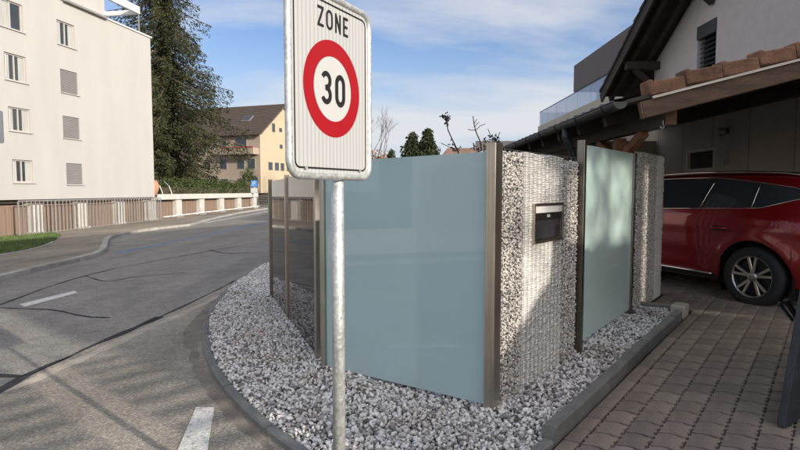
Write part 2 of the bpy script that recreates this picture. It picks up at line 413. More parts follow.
# ------------------------------------------------------------------ mesh helpers
class MB:
    def __init__(s): s.v = []; s.f = []
    def add(s, vs, fs):
        k = len(s.v); s.v += [tuple(v) for v in vs]; s.f += [tuple(i + k for i in f) for f in fs]
    def box(s, c, size, ax=None, bev=0.0):
        """box centred at c, size (sx, sy, sz), axes as three vectors; chamfered vertical and top edges when bev"""
        c = Vector(c); X, Y, Z = ax or (Vector((1, 0, 0)), Vector((0, 1, 0)), Vector((0, 0, 1)))
        a, b_, h = size[0] / 2, size[1] / 2, size[2] / 2
        if bev <= 0:
            vs = [c + X * a * i + Y * b_ * j + Z * h * k for k in (-1, 1) for j in (-1, 1) for i in (-1, 1)]
            s.add(vs, [(0, 2, 3, 1), (4, 5, 7, 6), (0, 1, 5, 4), (2, 6, 7, 3), (0, 4, 6, 2), (1, 3, 7, 5)])
        else:
            e = min(bev, a * .9, b_ * .9, h * .9)
            ring = [(-a + e, -b_), (a - e, -b_), (a, -b_ + e), (a, b_ - e), (a - e, b_), (-a + e, b_), (-a, b_ - e), (-a, -b_ + e)]
            ins = [(x - math.copysign(e * .7, x), y - math.copysign(e * .7, y)) for x, y in ring]
            lv = [(ins, -h), (ring, -h + e), (ring, h - e), (ins, h)]
            vs = [c + X * x + Y * y + Z * z for rg, z in lv for x, y in rg]
            fs = [tuple(range(7, -1, -1)), tuple(range(24, 32))]
            for l in range(3):
                for i in range(8):
                    j = (i + 1) % 8
                    fs.append((l * 8 + i, l * 8 + j, l * 8 + 8 + j, l * 8 + 8 + i))
            s.add(vs, fs)
    def bar(s, p, q, w, h, up=(0, 0, 1), bev=0.0):
        p = Vector(p); q = Vector(q); d = q - p; L = d.length; d.normalize()
        u = Vector(up); side = d.cross(u)
        if side.length < 1e-5: side = d.cross(Vector((1, 0, 0)))
        side.normalize(); u = side.cross(d).normalized()
        s.box((p + q) / 2, (L, w, h), (d, side, u), bev)
    def tube(s, pts, rad, n=8, cap=True, closed=False):
        pts = [Vector(p) for p in pts]
        k = len(s.v); N = len(pts)
        rads = rad if isinstance(rad, (list, tuple)) else [rad] * N
        prev = None
        for i, p in enumerate(pts):
            if closed: d = pts[(i + 1) % N] - pts[i - 1]
            else: d = pts[min(i + 1, N - 1)] - pts[max(i - 1, 0)]
            d.normalize()
            if prev is None:
                a = Vector((0, 0, 1)) if abs(d.z) < .9 else Vector((1, 0, 0))
                prev = d.cross(a).normalized()
            prev = (prev - d * prev.dot(d)).normalized()
            b_ = d.cross(prev)
            for j in range(n):
                t = 2 * math.pi * j / n
                s.v.append(tuple(p + (prev * math.cos(t) + b_ * math.sin(t)) * rads[i]))
        for i in range(N if closed else N - 1):
            i2 = (i + 1) % N
            for j in range(n):
                j2 = (j + 1) % n
                s.f.append((k + i * n + j, k + i * n + j2, k + i2 * n + j2, k + i2 * n + j))
        if cap and not closed:
            s.f.append(tuple(k + j for j in range(n - 1, -1, -1)))
            s.f.append(tuple(k + (N - 1) * n + j for j in range(n)))
    def prism(s, outline, z0, z1, frame=None):
        """outline: 2D points (counter-clockwise); frame: origin, X, Y, Z"""
        O, X, Y, Z = frame or (Vector((0, 0, 0)), Vector((1, 0, 0)), Vector((0, 1, 0)), Vector((0, 0, 1)))
        n = len(outline)
        vs = [O + X * x + Y * y + Z * z0 for x, y in outline] + [O + X * x + Y * y + Z * z1 for x, y in outline]
        fs = [tuple(range(n - 1, -1, -1)), tuple(range(n, 2 * n))] + [(i, (i + 1) % n, n + (i + 1) % n, n + i) for i in range(n)]
        s.add(vs, fs)
    def sheet(s, rows):
        k = len(s.v); n = len(rows[0])
        for r_ in rows:
            for p in r_: s.v.append(tuple(p))
        for i in range(len(rows) - 1):
            for j in range(n - 1):
                s.f.append((k + i * n + j, k + i * n + j + 1, k + (i + 1) * n + j + 1, k + (i + 1) * n + j))
    def mesh(s, name):
        me = bpy.data.meshes.new(name); me.from_pydata(s.v, [], s.f); me.update()
        return me
    def build(s, name, material, parent=None, smooth=False, world=True):
        me = s.mesh(name)
        bm = bmesh.new(); bm.from_mesh(me); bmesh.ops.recalc_face_normals(bm, faces=bm.faces); bm.to_mesh(me); bm.free()
        return link(name, me, material, parent, smooth, world)

def link(name, me, material, parent=None, smooth=False, world=True):
    o = bpy.data.objects.new(name, me)
    if material is not None and not me.materials: me.materials.append(M[material] if isinstance(material, str) else material)
    COL.objects.link(o)
    if smooth: me.shade_smooth() if smooth is True else me.set_sharp_from_angle(angle=R(smooth)) if False else me.shade_smooth()
    if parent is not None:
        o.parent = parent
        if world:                      # vertices are world coordinates: undo the thing's own transform
            root = parent
            while root.parent is not None: root = root.parent
            if parent is root and parent.type == 'EMPTY':
                o.matrix_parent_inverse = Matrix.LocRotScale(root.location, root.rotation_euler, None).inverted()
    return o

def fast_mesh(name, V, F):
    """V (n,3) array, F (m,3) or (m,4) array"""
    me = bpy.data.meshes.new(name)
    me.vertices.add(len(V)); me.vertices.foreach_set('co', np.ascontiguousarray(V, dtype=np.float32).ravel())
    k = F.shape[1]
    me.loops.add(F.size); me.loops.foreach_set('vertex_index', F.astype(np.int32).ravel())
    me.polygons.add(len(F)); me.polygons.foreach_set('loop_start', np.arange(0, F.size, k, dtype=np.int32))
    me.polygons.foreach_set('loop_total', np.full(len(F), k, dtype=np.int32))
    me.update(calc_edges=True); me.validate()
    return me

def thing(name, label, cat, loc=(0, 0, 0), rotz=0.0, group=None):
    o = bpy.data.objects.new(name, None); o.empty_display_size = 0.3
    COL.objects.link(o); o.location = loc; o.rotation_euler = (0, 0, rotz)
    o['label'] = label; o['category'] = cat
    if group: o['group'] = group
    return o

def tag(o, label=None, cat=None, group=None, kind=None):
    if label: o['label'] = label
    if cat: o['category'] = cat
    if group: o['group'] = group
    if kind: o['kind'] = kind
    return o

def copy_tree(o, parent=None):
    c = o.copy(); COL.objects.link(c)
    if parent is not None: c.parent = parent
    for ch in list(o.children): copy_tree(ch, c)
    return c

def resample(pts, step):
    P = [Vector(p) for p in pts]; outp = [P[0]]; acc = 0
    for a, b_ in zip(P[:-1], P[1:]):
        L = (b_ - a).length
        n = max(1, int(round(L / step)))
        for i in range(1, n + 1): outp.append(a.lerp(b_, i / n))
    return outp

def smooth_path(pts, it=2):
    P = [Vector(p) for p in pts]
    for _ in range(it):
        Q = [P[0]]
        for a, b_ in zip(P[:-1], P[1:]): Q += [a.lerp(b_, .25), a.lerp(b_, .75)]
        Q.append(P[-1]); P = Q
    return P

def offset_path(pts, d):
    outp = []
    for i, p in enumerate(pts):
        t = pts[min(i + 1, len(pts) - 1)] - pts[max(i - 1, 0)]
        t.z = 0; t.normalize()
        outp.append(Vector((p.x + t.y * d, p.y - t.x * d, p.z)))      # +d = right of travel
    return outp

def on_terrain(pts, h): return [Vector((p.x, p.y, ground(p.x, p.y) + h)) for p in pts]

def strip_sheet(name, left, right, h, material, n=60, cross=4, **kw):
    def param(P, n):
        L = [0]
        for a, b_ in zip(P[:-1], P[1:]): L.append(L[-1] + (b_ - a).length)
        res = []
        for i in range(n + 1):
            t = L[-1] * i / n
            for k in range(len(P) - 1):
                if t <= L[k + 1] + 1e-9:
                    res.append(P[k].lerp(P[k + 1], (t - L[k]) / max(1e-9, L[k + 1] - L[k]))); break
        return res
    A = param(left, n); B = param(right, n)
    mb = MB(); rows = []
    for a, b_ in zip(A, B):
        row = []
        for j in range(cross + 1):
            p = a.lerp(b_, j / cross); row.append((p.x, p.y, ground(p.x, p.y) + h))
        rows.append(row)
    mb.sheet(rows)
    o = mb.build(name, material, **kw)
    return o

def in_poly(X, Y, poly):
    ins = np.zeros(X.shape, bool); n = len(poly)
    for i in range(n):
        x0, y0 = poly[i][0], poly[i][1]; x1, y1 = poly[(i + 1) % n][0], poly[(i + 1) % n][1]
        c = ((y0 > Y) != (y1 > Y)) & (X < (x1 - x0) * (Y - y0) / (y1 - y0 + 1e-12) + x0)
        ins ^= c
    return ins

gv = np.vectorize(ground)

# ------------------------------------------------------------------ the ground, street and pavements
mb = MB(); rows = []
xs = [-900, -400, -150, -70, -40] + [x for x in range(-30, 13, 3)] + [7.0, 40, 90, 200, 500, 900]
xs = sorted(set(xs))
ys = [-500, -200, -80] + [y for y in range(-40, 100, 4)] + [29.0, 70.67, 130, 200, 400, 900, 1500]
ys = sorted(set(ys))
for y in ys: rows.append([(x, y, ground(x, y) - 0.02) for x in xs])
mb.sheet(rows)
tag(mb.build('ground', 'soil'), 'bare ground under and around the street', kind='structure')

# left kerb of the street (traced in the photo, laid on the terrain)
kerb_px = [(0, 281), (42, 270.5), (80, 261.5), (99, 256), (106, 252), (108, 246), (109, 240.5), (114, 237.5), (130, 234), (149, 230.5), (190, 226)]
kerb_left = [Vector((-13.5, -8, 0)), Vector((-11.0, 4, 0))] + [on_ground(*p) for p in kerb_px]
far_kerb = [on_ground(*p) for p in [(190, 226), (215, 219), (240, 213.5), (268, 209)]]
kerb_line = on_terrain(kerb_left, 0)
# road: from the kerb line to the island side, long strip
road_left = on_terrain([Vector((-16, -40, 0))] + kerb_left + far_kerb[1:] + [Vector((-6, 110, 0)), Vector((4, 220, 0))], 0)
road_right = on_terrain([Vector((4.5, -40, 0)), Vector((3.5, -8, 0)), Vector((2.2, 4, 0)), Vector((1.2, 10, 0)), Vector((0.5, 20, 0)), Vector((-0.5, 35, 0)), Vector((-2, 60, 0)), Vector((3, 110, 0)), Vector((14, 220, 0))], 0)
strip_sheet('road', road_left, road_right, 0.0, 'asphalt', n=150, cross=10)
tag(bpy.data.objects['road'], 'grey asphalt street with cracks running past the fence', kind='structure')

# beige apron of the side entrance, bounded by the tar crack
crack_px = [(-40, 412), (0, 392), (33, 373), (70, 357), (117, 336), (145, 324), (187, 305), (224, 287), (247, 274), (262, 266)]
crack = [on_ground(*p) for p in crack_px]
apron_l = [Vector((-3.6, -6, 0)), Vector((-3.0, 1.0, 0))] + crack
apron_r = [Vector((3, -6, 0)), Vector((2.0, .5, 0)), Vector((.6, 1.6, 0)), Vector((.0, 2.5, 0)), Vector((-.8, 4, 0)), Vector((-1.8, 7, 0)), Vector((-2.2, 10, 0)), Vector((-2.5, 11.4, 0))]
strip_sheet('side_road', apron_l, apron_r, 0.004, 'asphalt_side', n=70, cross=8)
tag(bpy.data.objects['side_road'], 'beige worn asphalt apron beside the gravel bed', kind='structure')

# left pavement behind the kerb, raised
mb = MB()
pav_out = kerb_left + far_kerb[1:]
inner_line = [Vector((-26, -8, 0)), Vector((-24, 6, 0)), Vector((-22.5, 16, 0)), Vector((-21.7, 22, 0)), Vector((-21.3, 28, 0)), Vector((-20.4, 33, 0)), Vector((-19.1, 39, 0)), Vector((-17.6, 47, 0)), Vector((-15.4, 58, 0))]
strip_sheet('pavement', [p for p in inner_line], offset_path(resample(pav_out, 1.0), -0.0), 0.10, 'pavement', n=130, cross=8)
tag(bpy.data.objects['pavement'], 'worn asphalt pavement in front of the garages', kind='structure')
# kerb stones of granite
kerb_st = MB()
kroot = thing('street_kerb', 'pale granite kerb stones along the left pavement bending into the parking bay', 'kerb', kerb_line[0])
kp = resample(on_terrain(kerb_left + far_kerb[1:], 0), 0.25)
seg = []
acc = 0
cur = [kp[0]]
def kerb_pieces(path, width, top, base, length, material, parent, name='kerb_stone', side=-1, gap=0.008):
    P = [Vector(p) for p in path]
    i = 0
    while i < len(P) - 1:
        L = 0; j = i
        while j < len(P) - 1 and L < length: L += (P[j + 1] - P[j]).length; j += 1
        sub = P[i:j + 1]
        if len(sub) >= 2:
            off = offset_path(sub, side * width)
            a = sub[0].lerp(sub[1], gap / max(1e-6, (sub[1] - sub[0]).length)); sub2 = [a] + sub[1:-1] + [sub[-1].lerp(sub[-2], gap / max(1e-6, (sub[-1] - sub[-2]).length))]
            off2 = [off[0].lerp(off[1], gap / max(1e-6, (off[1] - off[0]).length))] + off[1:-1] + [off[-1].lerp(off[-2], gap / max(1e-6, (off[-1] - off[-2]).length))]
            mbk = MB(); rows = []
            jt = random.uniform(-.004, .004)
            for p, q in zip(sub2, off2):
                gz0 = ground(p.x, p.y); gz1 = ground(q.x, q.y); ch = .015
                e = (q - p); e.z = 0; e.normalize()
                rows.append([Vector((p.x, p.y, gz0 - base)), Vector((p.x, p.y, gz0 + top - ch + jt)), Vector((p.x + e.x * ch, p.y + e.y * ch, gz0 + top + jt)),
                             Vector((q.x - e.x * ch, q.y - e.y * ch, gz1 + top + jt)), Vector((q.x, q.y, gz1 + top - ch + jt)), Vector((q.x, q.y, gz1 - base))])
            mbk.sheet(rows)
            n = len(rows[0])
            k0 = len(mbk.v) - n
            mbk.f.append(tuple(range(n - 1, -1, -1))); mbk.f.append(tuple(range(k0, k0 + n)))
            mbk.build(name, material, parent)
        i = j
kerb_pieces(kp, 0.22, 0.125, 0.1, 1.0, 'kerb_light', kroot)

# blue zone line, centre dash, lower dash
def mark(name, px, h, material, label, cat='road marking', kindflag=True):
    P = [on_ground(*p) for p in px]
    mbm = MB(); n = len(P)
    mbm.add([(p.x, p.y, ground(p.x, p.y) + h) for p in P], [tuple(range(n))])
    o = mbm.build(name, material); tag(o, label, kind='structure'); return o
def line_mark(name, pts, w, h, material, label, jitter=0.0):
    P = resample(smooth_path(pts, 1), 0.3)
    A = []; B = []
    for i, p in enumerate(P):
        ww = w * (1 + jitter * random.uniform(-.75, .75))
        A.append((offset_path(P, -ww / 2)[i])); B.append((offset_path(P, ww / 2)[i]))
    mbm = MB(); mbm.sheet([[(a.x, a.y, ground(a.x, a.y) + h), (b_.x, b_.y, ground(b_.x, b_.y) + h)] for a, b_ in zip(A, B)])
    o = mbm.build(name, material); tag(o, label, kind='structure'); return o
bl = [on_ground(*p) for p in [(118, 253.5), (137, 249), (170, 242.5), (209, 235), (238, 228.5), (268, 222)]]
line_mark('parking_line', bl, 0.16, 0.005, 'blue_paint', 'faded blue parking bay line along the street', 0.15)
line_mark('bay_line', [on_ground(*p) for p in [(112, 244), (150, 243)]], 0.08, 0.005, 'white_paint', 'thin pale line across the parking bay', .3)
line_mark('far_edge_line', [on_ground(*p) for p in [(205, 223), (240, 216.5), (268, 211.5)]], 0.25, 0.005, 'white_paint', 'pale edge line far along the street', .2)
mark('centre_dash', [(19, 304.5), (74, 291), (78, 293), (25, 307)], 0.005, 'white_paint', 'white painted dash on the street left of centre')
mark('give_way_dash', [(176, 455), (196, 408), (214.5, 408.5), (207, 455)], 0.009, 'white_paint', 'broad white painted dash beside the gravel bed')
for pxs, w in [([(-40, 412), (0, 391), (33, 372), (58, 362), (70, 357), (90, 347), (117, 336), (145, 324), (160, 317)], 0.11),
               ([(70, 357), (50, 366), (28, 377), (0, 376), (-30, 374)], 0.07),
               ([(145, 324), (187, 305), (205, 296), (224, 287), (247, 274), (262, 265)], 0.05),
               ([(-20, 312), (0, 305), (56, 284), (103, 271), (150, 262), (210, 251), (262, 242)], 0.05),
               ([(0, 308), (30, 309), (56, 310), (84, 317), (110, 318)], 0.05),
               ([(86, 276), (97, 280), (107, 282), (140, 276), (187, 273)], 0.04),
               ([(210, 250), (225, 254), (262, 252)], 0.05)]:
    line_mark('tar_seam', [on_ground(*p) for p in pxs], w * .8, 0.0065, 'tar', 'dark tar seam sealing a crack in the street', 0.9)

M['dust'] = mat('dusty_asphalt', (0.42, 0.37, 0.30), 0.95, var=0.25, scale=3, fine=60)
M['damp'] = mat('damp_asphalt', (0.20, 0.175, 0.145), 0.85, var=0.4, scale=3, fine=60)
def patch(name, pxs, w, h, material, label, seed):
    rs_ = random.Random(seed); P = resample(smooth_path([on_ground(*p) for p in pxs], 2), .06); n_ = len(P); A = []; B = []; fa = fb = 0
    for i in range(n_):
        fa = .8 * fa + rs_.uniform(-.25, .25); fb = .8 * fb + rs_.uniform(-.25, .25)
        e_ = min(1, i / 8, (n_ - 1 - i) / 8); wa_ = w * e_ * (.5 + .6 * fa) ; wb_ = w * e_ * (.5 + .6 * fb)
        A.append(offset_path(P[max(0, i - 1):i + 2], -max(.004, wa_))[min(i, 1)]); B.append(offset_path(P[max(0, i - 1):i + 2], max(.004, wb_))[min(i, 1)])
    m_ = MB(); m_.sheet([[(a.x, a.y, ground(a.x, a.y) + h), (b_.x, b_.y, ground(b_.x, b_.y) + h)] for a, b_ in zip(A, B)])
    tag(m_.build(name, material), label, kind='structure')
patch('dust_streak', [(-20, 398), (20, 388), (60, 369), (105, 349), (150, 328), (190, 311), (225, 293)], .13, .0056, 'dust', 'pale dusty streak beside the tar seam', 3)
patch('damp_patch', [(262, 270), (238, 285), (214, 303), (199, 322), (190, 342), (200, 372), (222, 400), (250, 430), (272, 452)], .15, .0052, 'damp', 'dark damp strip of asphalt along the gravel kerb', 5)
for i_ in range(4):
    xa_ = -8.6 + .35 * i_; ya_ = 1.0 - 5.5 * i_
    line_mark('centre_dash', [Vector((xa_, ya_, 0)), Vector((xa_ + .2, ya_ - 2.6, 0))], .16, .005, 'white_paint', 'white painted dash further back along the street')
# ------------------------------------------------------------------ gravel island
isl_px = [(268, 263.5), (256, 269), (243, 277), (230, 287), (219, 298), (210, 310), (205, 324), (202.5, 336), (203, 347), (206, 361), (212, 375), (221, 389), (233, 403), (246, 417), (261, 431), (280, 446), (300, 461), (330, 485), (365, 508), (410, 525), (460, 523), (500, 497), (527, 473), (554, 449)]
isl = smooth_path([on_ground(*p) for p in isl_px], 1)
right_kerb = [on_ground(*p) for p in [(554, 449), (603, 401), (645, 357), (682, 322)]]
iroot = thing('island_kerb', 'dark stone kerb curving round the white gravel bed in front of the sign', 'kerb', isl[0])
kerb_pieces(resample(isl, 0.1), 0.075, 0.055, 0.08, 0.95, 'kerb', iroot, side=-1)
rroot = thing('driveway_kerb', 'straight dark kerb between the gravel bed and the paved driveway', 'kerb', right_kerb[0])
kerb_pieces(resample(right_kerb, 0.1), 0.085, 0.13, 0.05, 1.0, 'kerb', rroot, side=-1)
# end block with sunlight put into its pale colour, and return kerb
kd = (right_kerb[-1] - right_kerb[0]); kd.z = 0; kd.normalize(); kn = Vector((kd.y, -kd.x, 0))
E = right_kerb[-1] + kd * 0.1 - kn * 0.075
mbk = MB(); mbk.box((E.x + kd.x * .13, E.y + kd.y * .13, ground(E.x, E.y) + .05), (.24, .15, .2), (kd, kn, Vector((0, 0, 1))), 0.015)
eb = mbk.build('end_block', 'kerb_end', rroot); eb['label'] = 'end block of the driveway kerb with sunlight painted into its pale colour'
back = [E + kd * .31 + kn * .03, E + kd * .33 - kn * .35, E + kd * .35 - kn * .75]
kerb_pieces(resample(on_terrain(back, 0), 0.1), 0.08, 0.10, 0.05, 0.6, 'kerb', rroot, side=-1)

P_far = on_ground(272, 300); P_mid = on_ground(324, 367); P_bl = on_ground(327, 373); P_br = on_ground(486, 412.5)
G0 = on_ground(498, 413); G1 = on_ground(655, 299)
inner = [(p.x, p.y) for p in offset_path(resample(isl, .1), -.07)]
rin = [(p.x, p.y) for p in offset_path(resample(right_kerb, .2), -.085)]
B2 = back[-1]
bed = inner + rin + [(E.x + kd.x * .3, E.y + kd.y * .3), (B2.x, B2.y), (G1.x - .25, G1.y + .25), (G0.x - .1, G0.y + .5), (P_mid.x + .15, P_mid.y + .4), (P_far.x + .25, P_far.y + .2), (P_far.x - .15, P_far.y + 1.8)]
# bed sheet
bm = bmesh.new()
vv = [bm.verts.new((x, y, ground(x, y) + 0.012)) for x, y in bed]
ee = [bm.edges.new((vv[i], vv[(i + 1) % len(vv)])) for i in range(len(vv))]
bmesh.ops.triangle_fill(bm, use_beauty=True, edges=ee, normal=Vector((0, 0, 1)))
me = bpy.data.meshes.new('gravel_bed'); bm.to_mesh(me); bm.free()
tag(link('gravel_bed', me, 'bed'), 'dark base of the gravel bed', kind='structure')

ICO_V = []
ph = (1 + 5 ** .5) / 2
for a in (-1, 1):
    for b_ in (-ph, ph): ICO_V += [(a, b_, 0), (0, a, b_), (b_, 0, a)]
ICO_V = np.array(ICO_V) / math.sqrt(1 + ph * ph)
bm = bmesh.new(); [bm.verts.new(v) for v in ICO_V]; bmesh.ops.convex_hull(bm, input=bm.verts); bm.verts.index_update()
ICO_F = np.array([[v.index for v in f.verts] for f in bm.faces]); bm.free()
BOX_V = np.array([(i, j, k) for k in (-1, 1) for j in (-1, 1) for i in (-1, 1)], float)
BOX_F = np.array([(0, 2, 3, 1), (4, 5, 7, 6), (0, 1, 5, 4), (2, 6, 7, 3), (0, 4, 6, 2), (1, 3, 7, 5)])

def rand_rot(n):
    q = rng.normal(size=(n, 4)); q /= np.linalg.norm(q, axis=1)[:, None]
    w, x, y, z = q.T
    return np.stack([np.stack([1 - 2 * (y * y + z * z), 2 * (x * y - z * w), 2 * (x * z + y * w)], 1),
                     np.stack([2 * (x * y + z * w), 1 - 2 * (x * x + z * z), 2 * (y * z - x * w)], 1),
                     np.stack([2 * (x * z - y * w), 2 * (y * z + x * w), 1 - 2 * (x * x + y * y)], 1)], 1)

def stones(C, S, TV, TF, jit=0.25, rot=True, frame=None):
    """C centres (n,3), S half sizes (n,3)"""
    n = len(C)
    V = np.repeat(TV[None], n, 0) * (1 + rng.uniform(-jit, jit, (n, len(TV), 3)))
    V = V * S[:, None, :]
    if rot: V = np.einsum('nij,nkj->nki', rand_rot(n), V)
    if frame is not None: V = np.einsum('ij,nkj->nki', frame, V)
    V = V + C[:, None, :]
    F = TF[None] + (np.arange(n) * len(TV))[:, None, None]
    return V.reshape(-1, 3), F.reshape(-1, TF.shape[1])

bx = np.array(bed)
def scatter(step, poly, jit=.5):
    lo = bx.min(0); hi = bx.max(0)
    gx, gy = np.meshgrid(np.arange(lo[0], hi[0], step), np.arange(lo[1], hi[1], step))
    gx = gx + rng.uniform(-jit, jit, gx.shape) * step; gy = gy + rng.uniform(-jit, jit, gy.shape) * step
    m_ = in_poly(gx, gy, poly); return gx[m_], gy[m_]
X1, Y1 = scatter(0.023, bed); X2, Y2 = scatter(0.034, bed)
def mound(X, Y):
    return 0.012 * np.sin(X * 3.1 + 1) * np.cos(Y * 2.3) + 0.008 * np.sin(X * 9 + Y * 7)
C1 = np.stack([X1, Y1, gv(X1, Y1) + 0.030 + mound(X1, Y1) + rng.uniform(-.006, .006, len(X1))], 1)
C2 = np.stack([X2, Y2, gv(X2, Y2) + 0.045 + mound(X2, Y2) + rng.uniform(-.006, .010, len(X2))], 1)
def sz(n, lo, hi): 
    s_ = rng.uniform(lo, hi, n)
    return np.stack([s_ * rng.uniform(.9, 1.5, n), s_ * rng.uniform(.7, 1.1, n), s_ * rng.uniform(.5, .85, n)], 1)
Va, Fa = stones(C1, sz(len(C1), .009, .016), ICO_V, ICO_F, .42)
Vb, Fb = stones(C2, sz(len(C2), .010, .021), ICO_V, ICO_F, .42)
me = fast_mesh('gravel', np.concatenate([Va, Vb]), np.concatenate([Fa, Fb + len(Va)]))
g_ = link('gravel', me, 'chip')
tag(g_, 'white and grey marble gravel chips filling the bed', 'gravel', kind='stuff')

# a few fallen leaves on the gravel
for i, (px, py) in enumerate([(218, 318), (261, 332), (259, 380), (236, 343), (281, 300)]):
    p = on_ground(px, py, .065)
    mbl = MB(); s_ = random.uniform(.022, .034); a = random.uniform(0, 6)
    ax = Vector((math.cos(a), math.sin(a), .15)).normalized(); ay = Vector((-math.sin(a), math.cos(a), -.1)).normalized(); az = ax.cross(ay)
    outl = [(-1.1, 0), (-.4, -.55), (.3, -.6), (1.0, -.1), (1.3, 0), (1.0, .15), (.3, .62), (-.4, .5)]
    vs = [p + ax * x * s_ + ay * y * s_ + az * (abs(y) * .5 * s_) for x, y in outl] + [p + az * .004 - az * s_ * .1]
    mbl.add(vs, [(j, (j + 1) % 8, 8) for j in range(8)])
    o = mbl.build('fallen_leaf', 'fallen_leaf')
    tag(o, ['brown leaf lying on the gravel near its left kerb', 'brown leaf lying in the middle of the gravel', 'largest reddish leaf on the gravel, nearest the sign pole',
            'small brown leaf on the gravel between two others', 'brown leaf on the gravel close to the black panels'][i], 'leaf', group='fallen leaves on the gravel')

# ------------------------------------------------------------------ driveway of wavy concrete pavers
k = kd; nrm = kn
O0 = right_kerb[0] - k * 2.2 + nrm * 0.012
def dw(a, b_, h=0.0):
    x = O0.x + k.x * a + nrm.x * b_; y = O0.y + k.y * a + nrm.y * b_
    return Vector((x, y, ground(x, y) + h))
mb = MB()
mb.sheet([[dw(a, b_, 0.006) for b_ in np.linspace(-.6, 9, 12)] for a in np.linspace(-2, 15, 20)])
driveway = mb.build('driveway', 'joint'); tag(driveway, 'paved driveway of wavy concrete blocks leading to the carport', kind='structure')
PA, PB, TH = 0.2, 0.166, 0.032
def paver_outline(dev=0.0):
    """wavy H-shaped block: joints zigzag on every side, opposite sides parallel"""
    g = 0.0035
    amp = 0.012
    wa = [(0, 0), (.12, 0), (.24, 1), (.45, 1), (.57, 0), (.78, 0), (.88, -.6), (1, 0)]
    a0, a1, b0, b1 = -PA / 2, PA / 2, -PB / 2, PB / 2
    pts = []
    wv_ = [(0, 0), (.2, 0), (.34, 1), (.66, 1), (.8, 0)]
    # along a (sides facing b): short zigzag; along b (sides facing a): gentle wave
    za = [(0, 0), (.18, -.8), (.34, .8), (.5, -.8), (.66, .8), (.82, -.8)]
    zb = [(0, 0), (.22, .0), (.38, .9), (.62, .9), (.78, 0)]
    for t, o in za: pts.append((a0 + PA * t, b0 + o * amp))
    for t, o in zb: pts.append((a1 + o * amp * 1.4, b0 + PB * t))
    for t, o in za: pts.append((a1 - PA * t, b1 + (-0 + ({0: 0}.get(t, None) if t == 0 else za_at(za, 1 - t))) * amp))
    for t, o in zb: pts.append((a0 + zb_at(zb, 1 - t) * amp * 1.4, b1 - PB * t))
    return [(x * .945, y * .985) for x, y in pts]
def za_at(tab, t):
    T = tab + [(1, tab[0][1])]
    for (t0, o0), (t1, o1) in zip(T[:-1], T[1:]):
        if t0 - 1e-6 <= t <= t1 + 1e-6: return o0 + (o1 - o0) * (t - t0) / (t1 - t0)
    return 0
zb_at = za_at
def shrink(pts, d):
    n = len(pts); res = []
    for i in range(n):
        p0 = Vector(pts[i - 1]); p1 = Vector(pts[i]); p2 = Vector(pts[(i + 1) % n])
        e1 = (p1 - p0).normalized(); e2 = (p2 - p1).normalized()
        nn = Vector((-(e1.y + e2.y), e1.x + e2.x))
        if nn.length < 1e-6: nn = Vector((-e1.y, e1.x))
        nn.normalize(); c = max(.5, nn.dot(Vector((-e1.y, e1.x))))
        res.append(tuple(p1 + nn * d / c))
    return res
def block_mesh(out2):
    a = shrink(out2, .0045); b2 = shrink(out2, .0075); n = len(out2)
    vs = [(x, y, -.02) for x, y in a] + [(x, y, TH - .008) for x, y in a] + [(x, y, TH - .004) for x, y in b2] 
    fs = []
    for l in range(2):
        for i in range(n): fs.append((l * n + i, l * n + (i + 1) % n, (l + 1) * n + (i + 1) % n, (l + 1) * n + i))
    fs.append(tuple(range(2 * n, 3 * n)))
    return vs, fs
pv, pf = block_mesh(paver_outline())
paver_me = bpy.data.meshes.new('paver'); paver_me.from_pydata(pv, [], pf); paver_me.update(); paver_me.materials.append(M['paver'])
bw, blen = 0.105, 0.2
sv, sf = block_mesh([(-blen / 2, -bw / 2), (blen / 2, -bw / 2), (blen / 2, bw / 2), (-blen / 2, bw / 2)])
border_me = bpy.data.meshes.new('border_paver'); border_me.from_pydata(sv, [], sf); border_me.update(); border_me.materials.append(M['paver'])
cells = []
rot = math.atan2(k.y, k.x)
for i in range(0, 70):
    cells.append((0, dw(i * blen, bw / 2 + .004)))
for j in range(0, 46):
    for i in range(0, 75):
        cells.append((1, dw(i * PA + (0.0 if j % 2 == 0 else PA / 2), bw + PB * (j + .5) + .006)))
a_end = (right_kerb[-1] - right_kerb[0]).length + 2.2 + .52
for j in range(-14, 0):
    for i in range(int(a_end / PA) + 1, 75):
        a_ = i * PA + (0.0 if j % 2 == 0 else PA / 2)
        p_ = dw(a_, PB * (j + .5) + .004)
        if (Vector((p_.x, p_.y, 0)) - Vector((G0.x, G0.y, 0))).dot(Vector(((G1 - G0).y, -(G1 - G0).x, 0)).normalized()) > .12 or a_ > a_end + .9: cells.append((1, p_))
def vis(p):
    if p.y < 1.5: return 1e9
    px = 400 + 545 * p.x / p.y; py = 190 + 545 * (CAMZ - p.z) / p.y
    d = math.hypot(p.x, p.y)
    return d if (-10 < px < 815 and py < 465) else d + 1000
cells.sort(key=lambda c: vis(c[1]))
far = MB()
tilt = Matrix.Rotation(math.atan(.05), 4, 'Y')   # the ground rises towards +X
for idx, (kind_, p) in enumerate(cells):
    p = Vector((p.x, p.y, p.z + random.uniform(-.0022, .0022)))
    mtx = Matrix.Translation(p) @ Matrix.Rotation(-math.atan(.05) if p.x < 7 else 0, 4, 'Y') @ Matrix.Rotation(rot, 4, 'Z') @ Matrix.Rotation(random.uniform(-.008, .008), 4, 'X')
    if idx < 298:
        nm = 'border_paver' if kind_ == 0 else 'paver'
        o = bpy.data.objects.new(nm, border_me if kind_ == 0 else paver_me); COL.objects.link(o)
        o.matrix_world = mtx; o.parent = driveway
    elif vis(p) < 1e8 and p.y > .5:
        vs, fs = (sv, sf) if kind_ == 0 else (pv, pf)
        far.add([mtx @ Vector(v) for v in vs], fs)
tag(far.build('far_pavers', 'paver_far', driveway), kind='stuff')

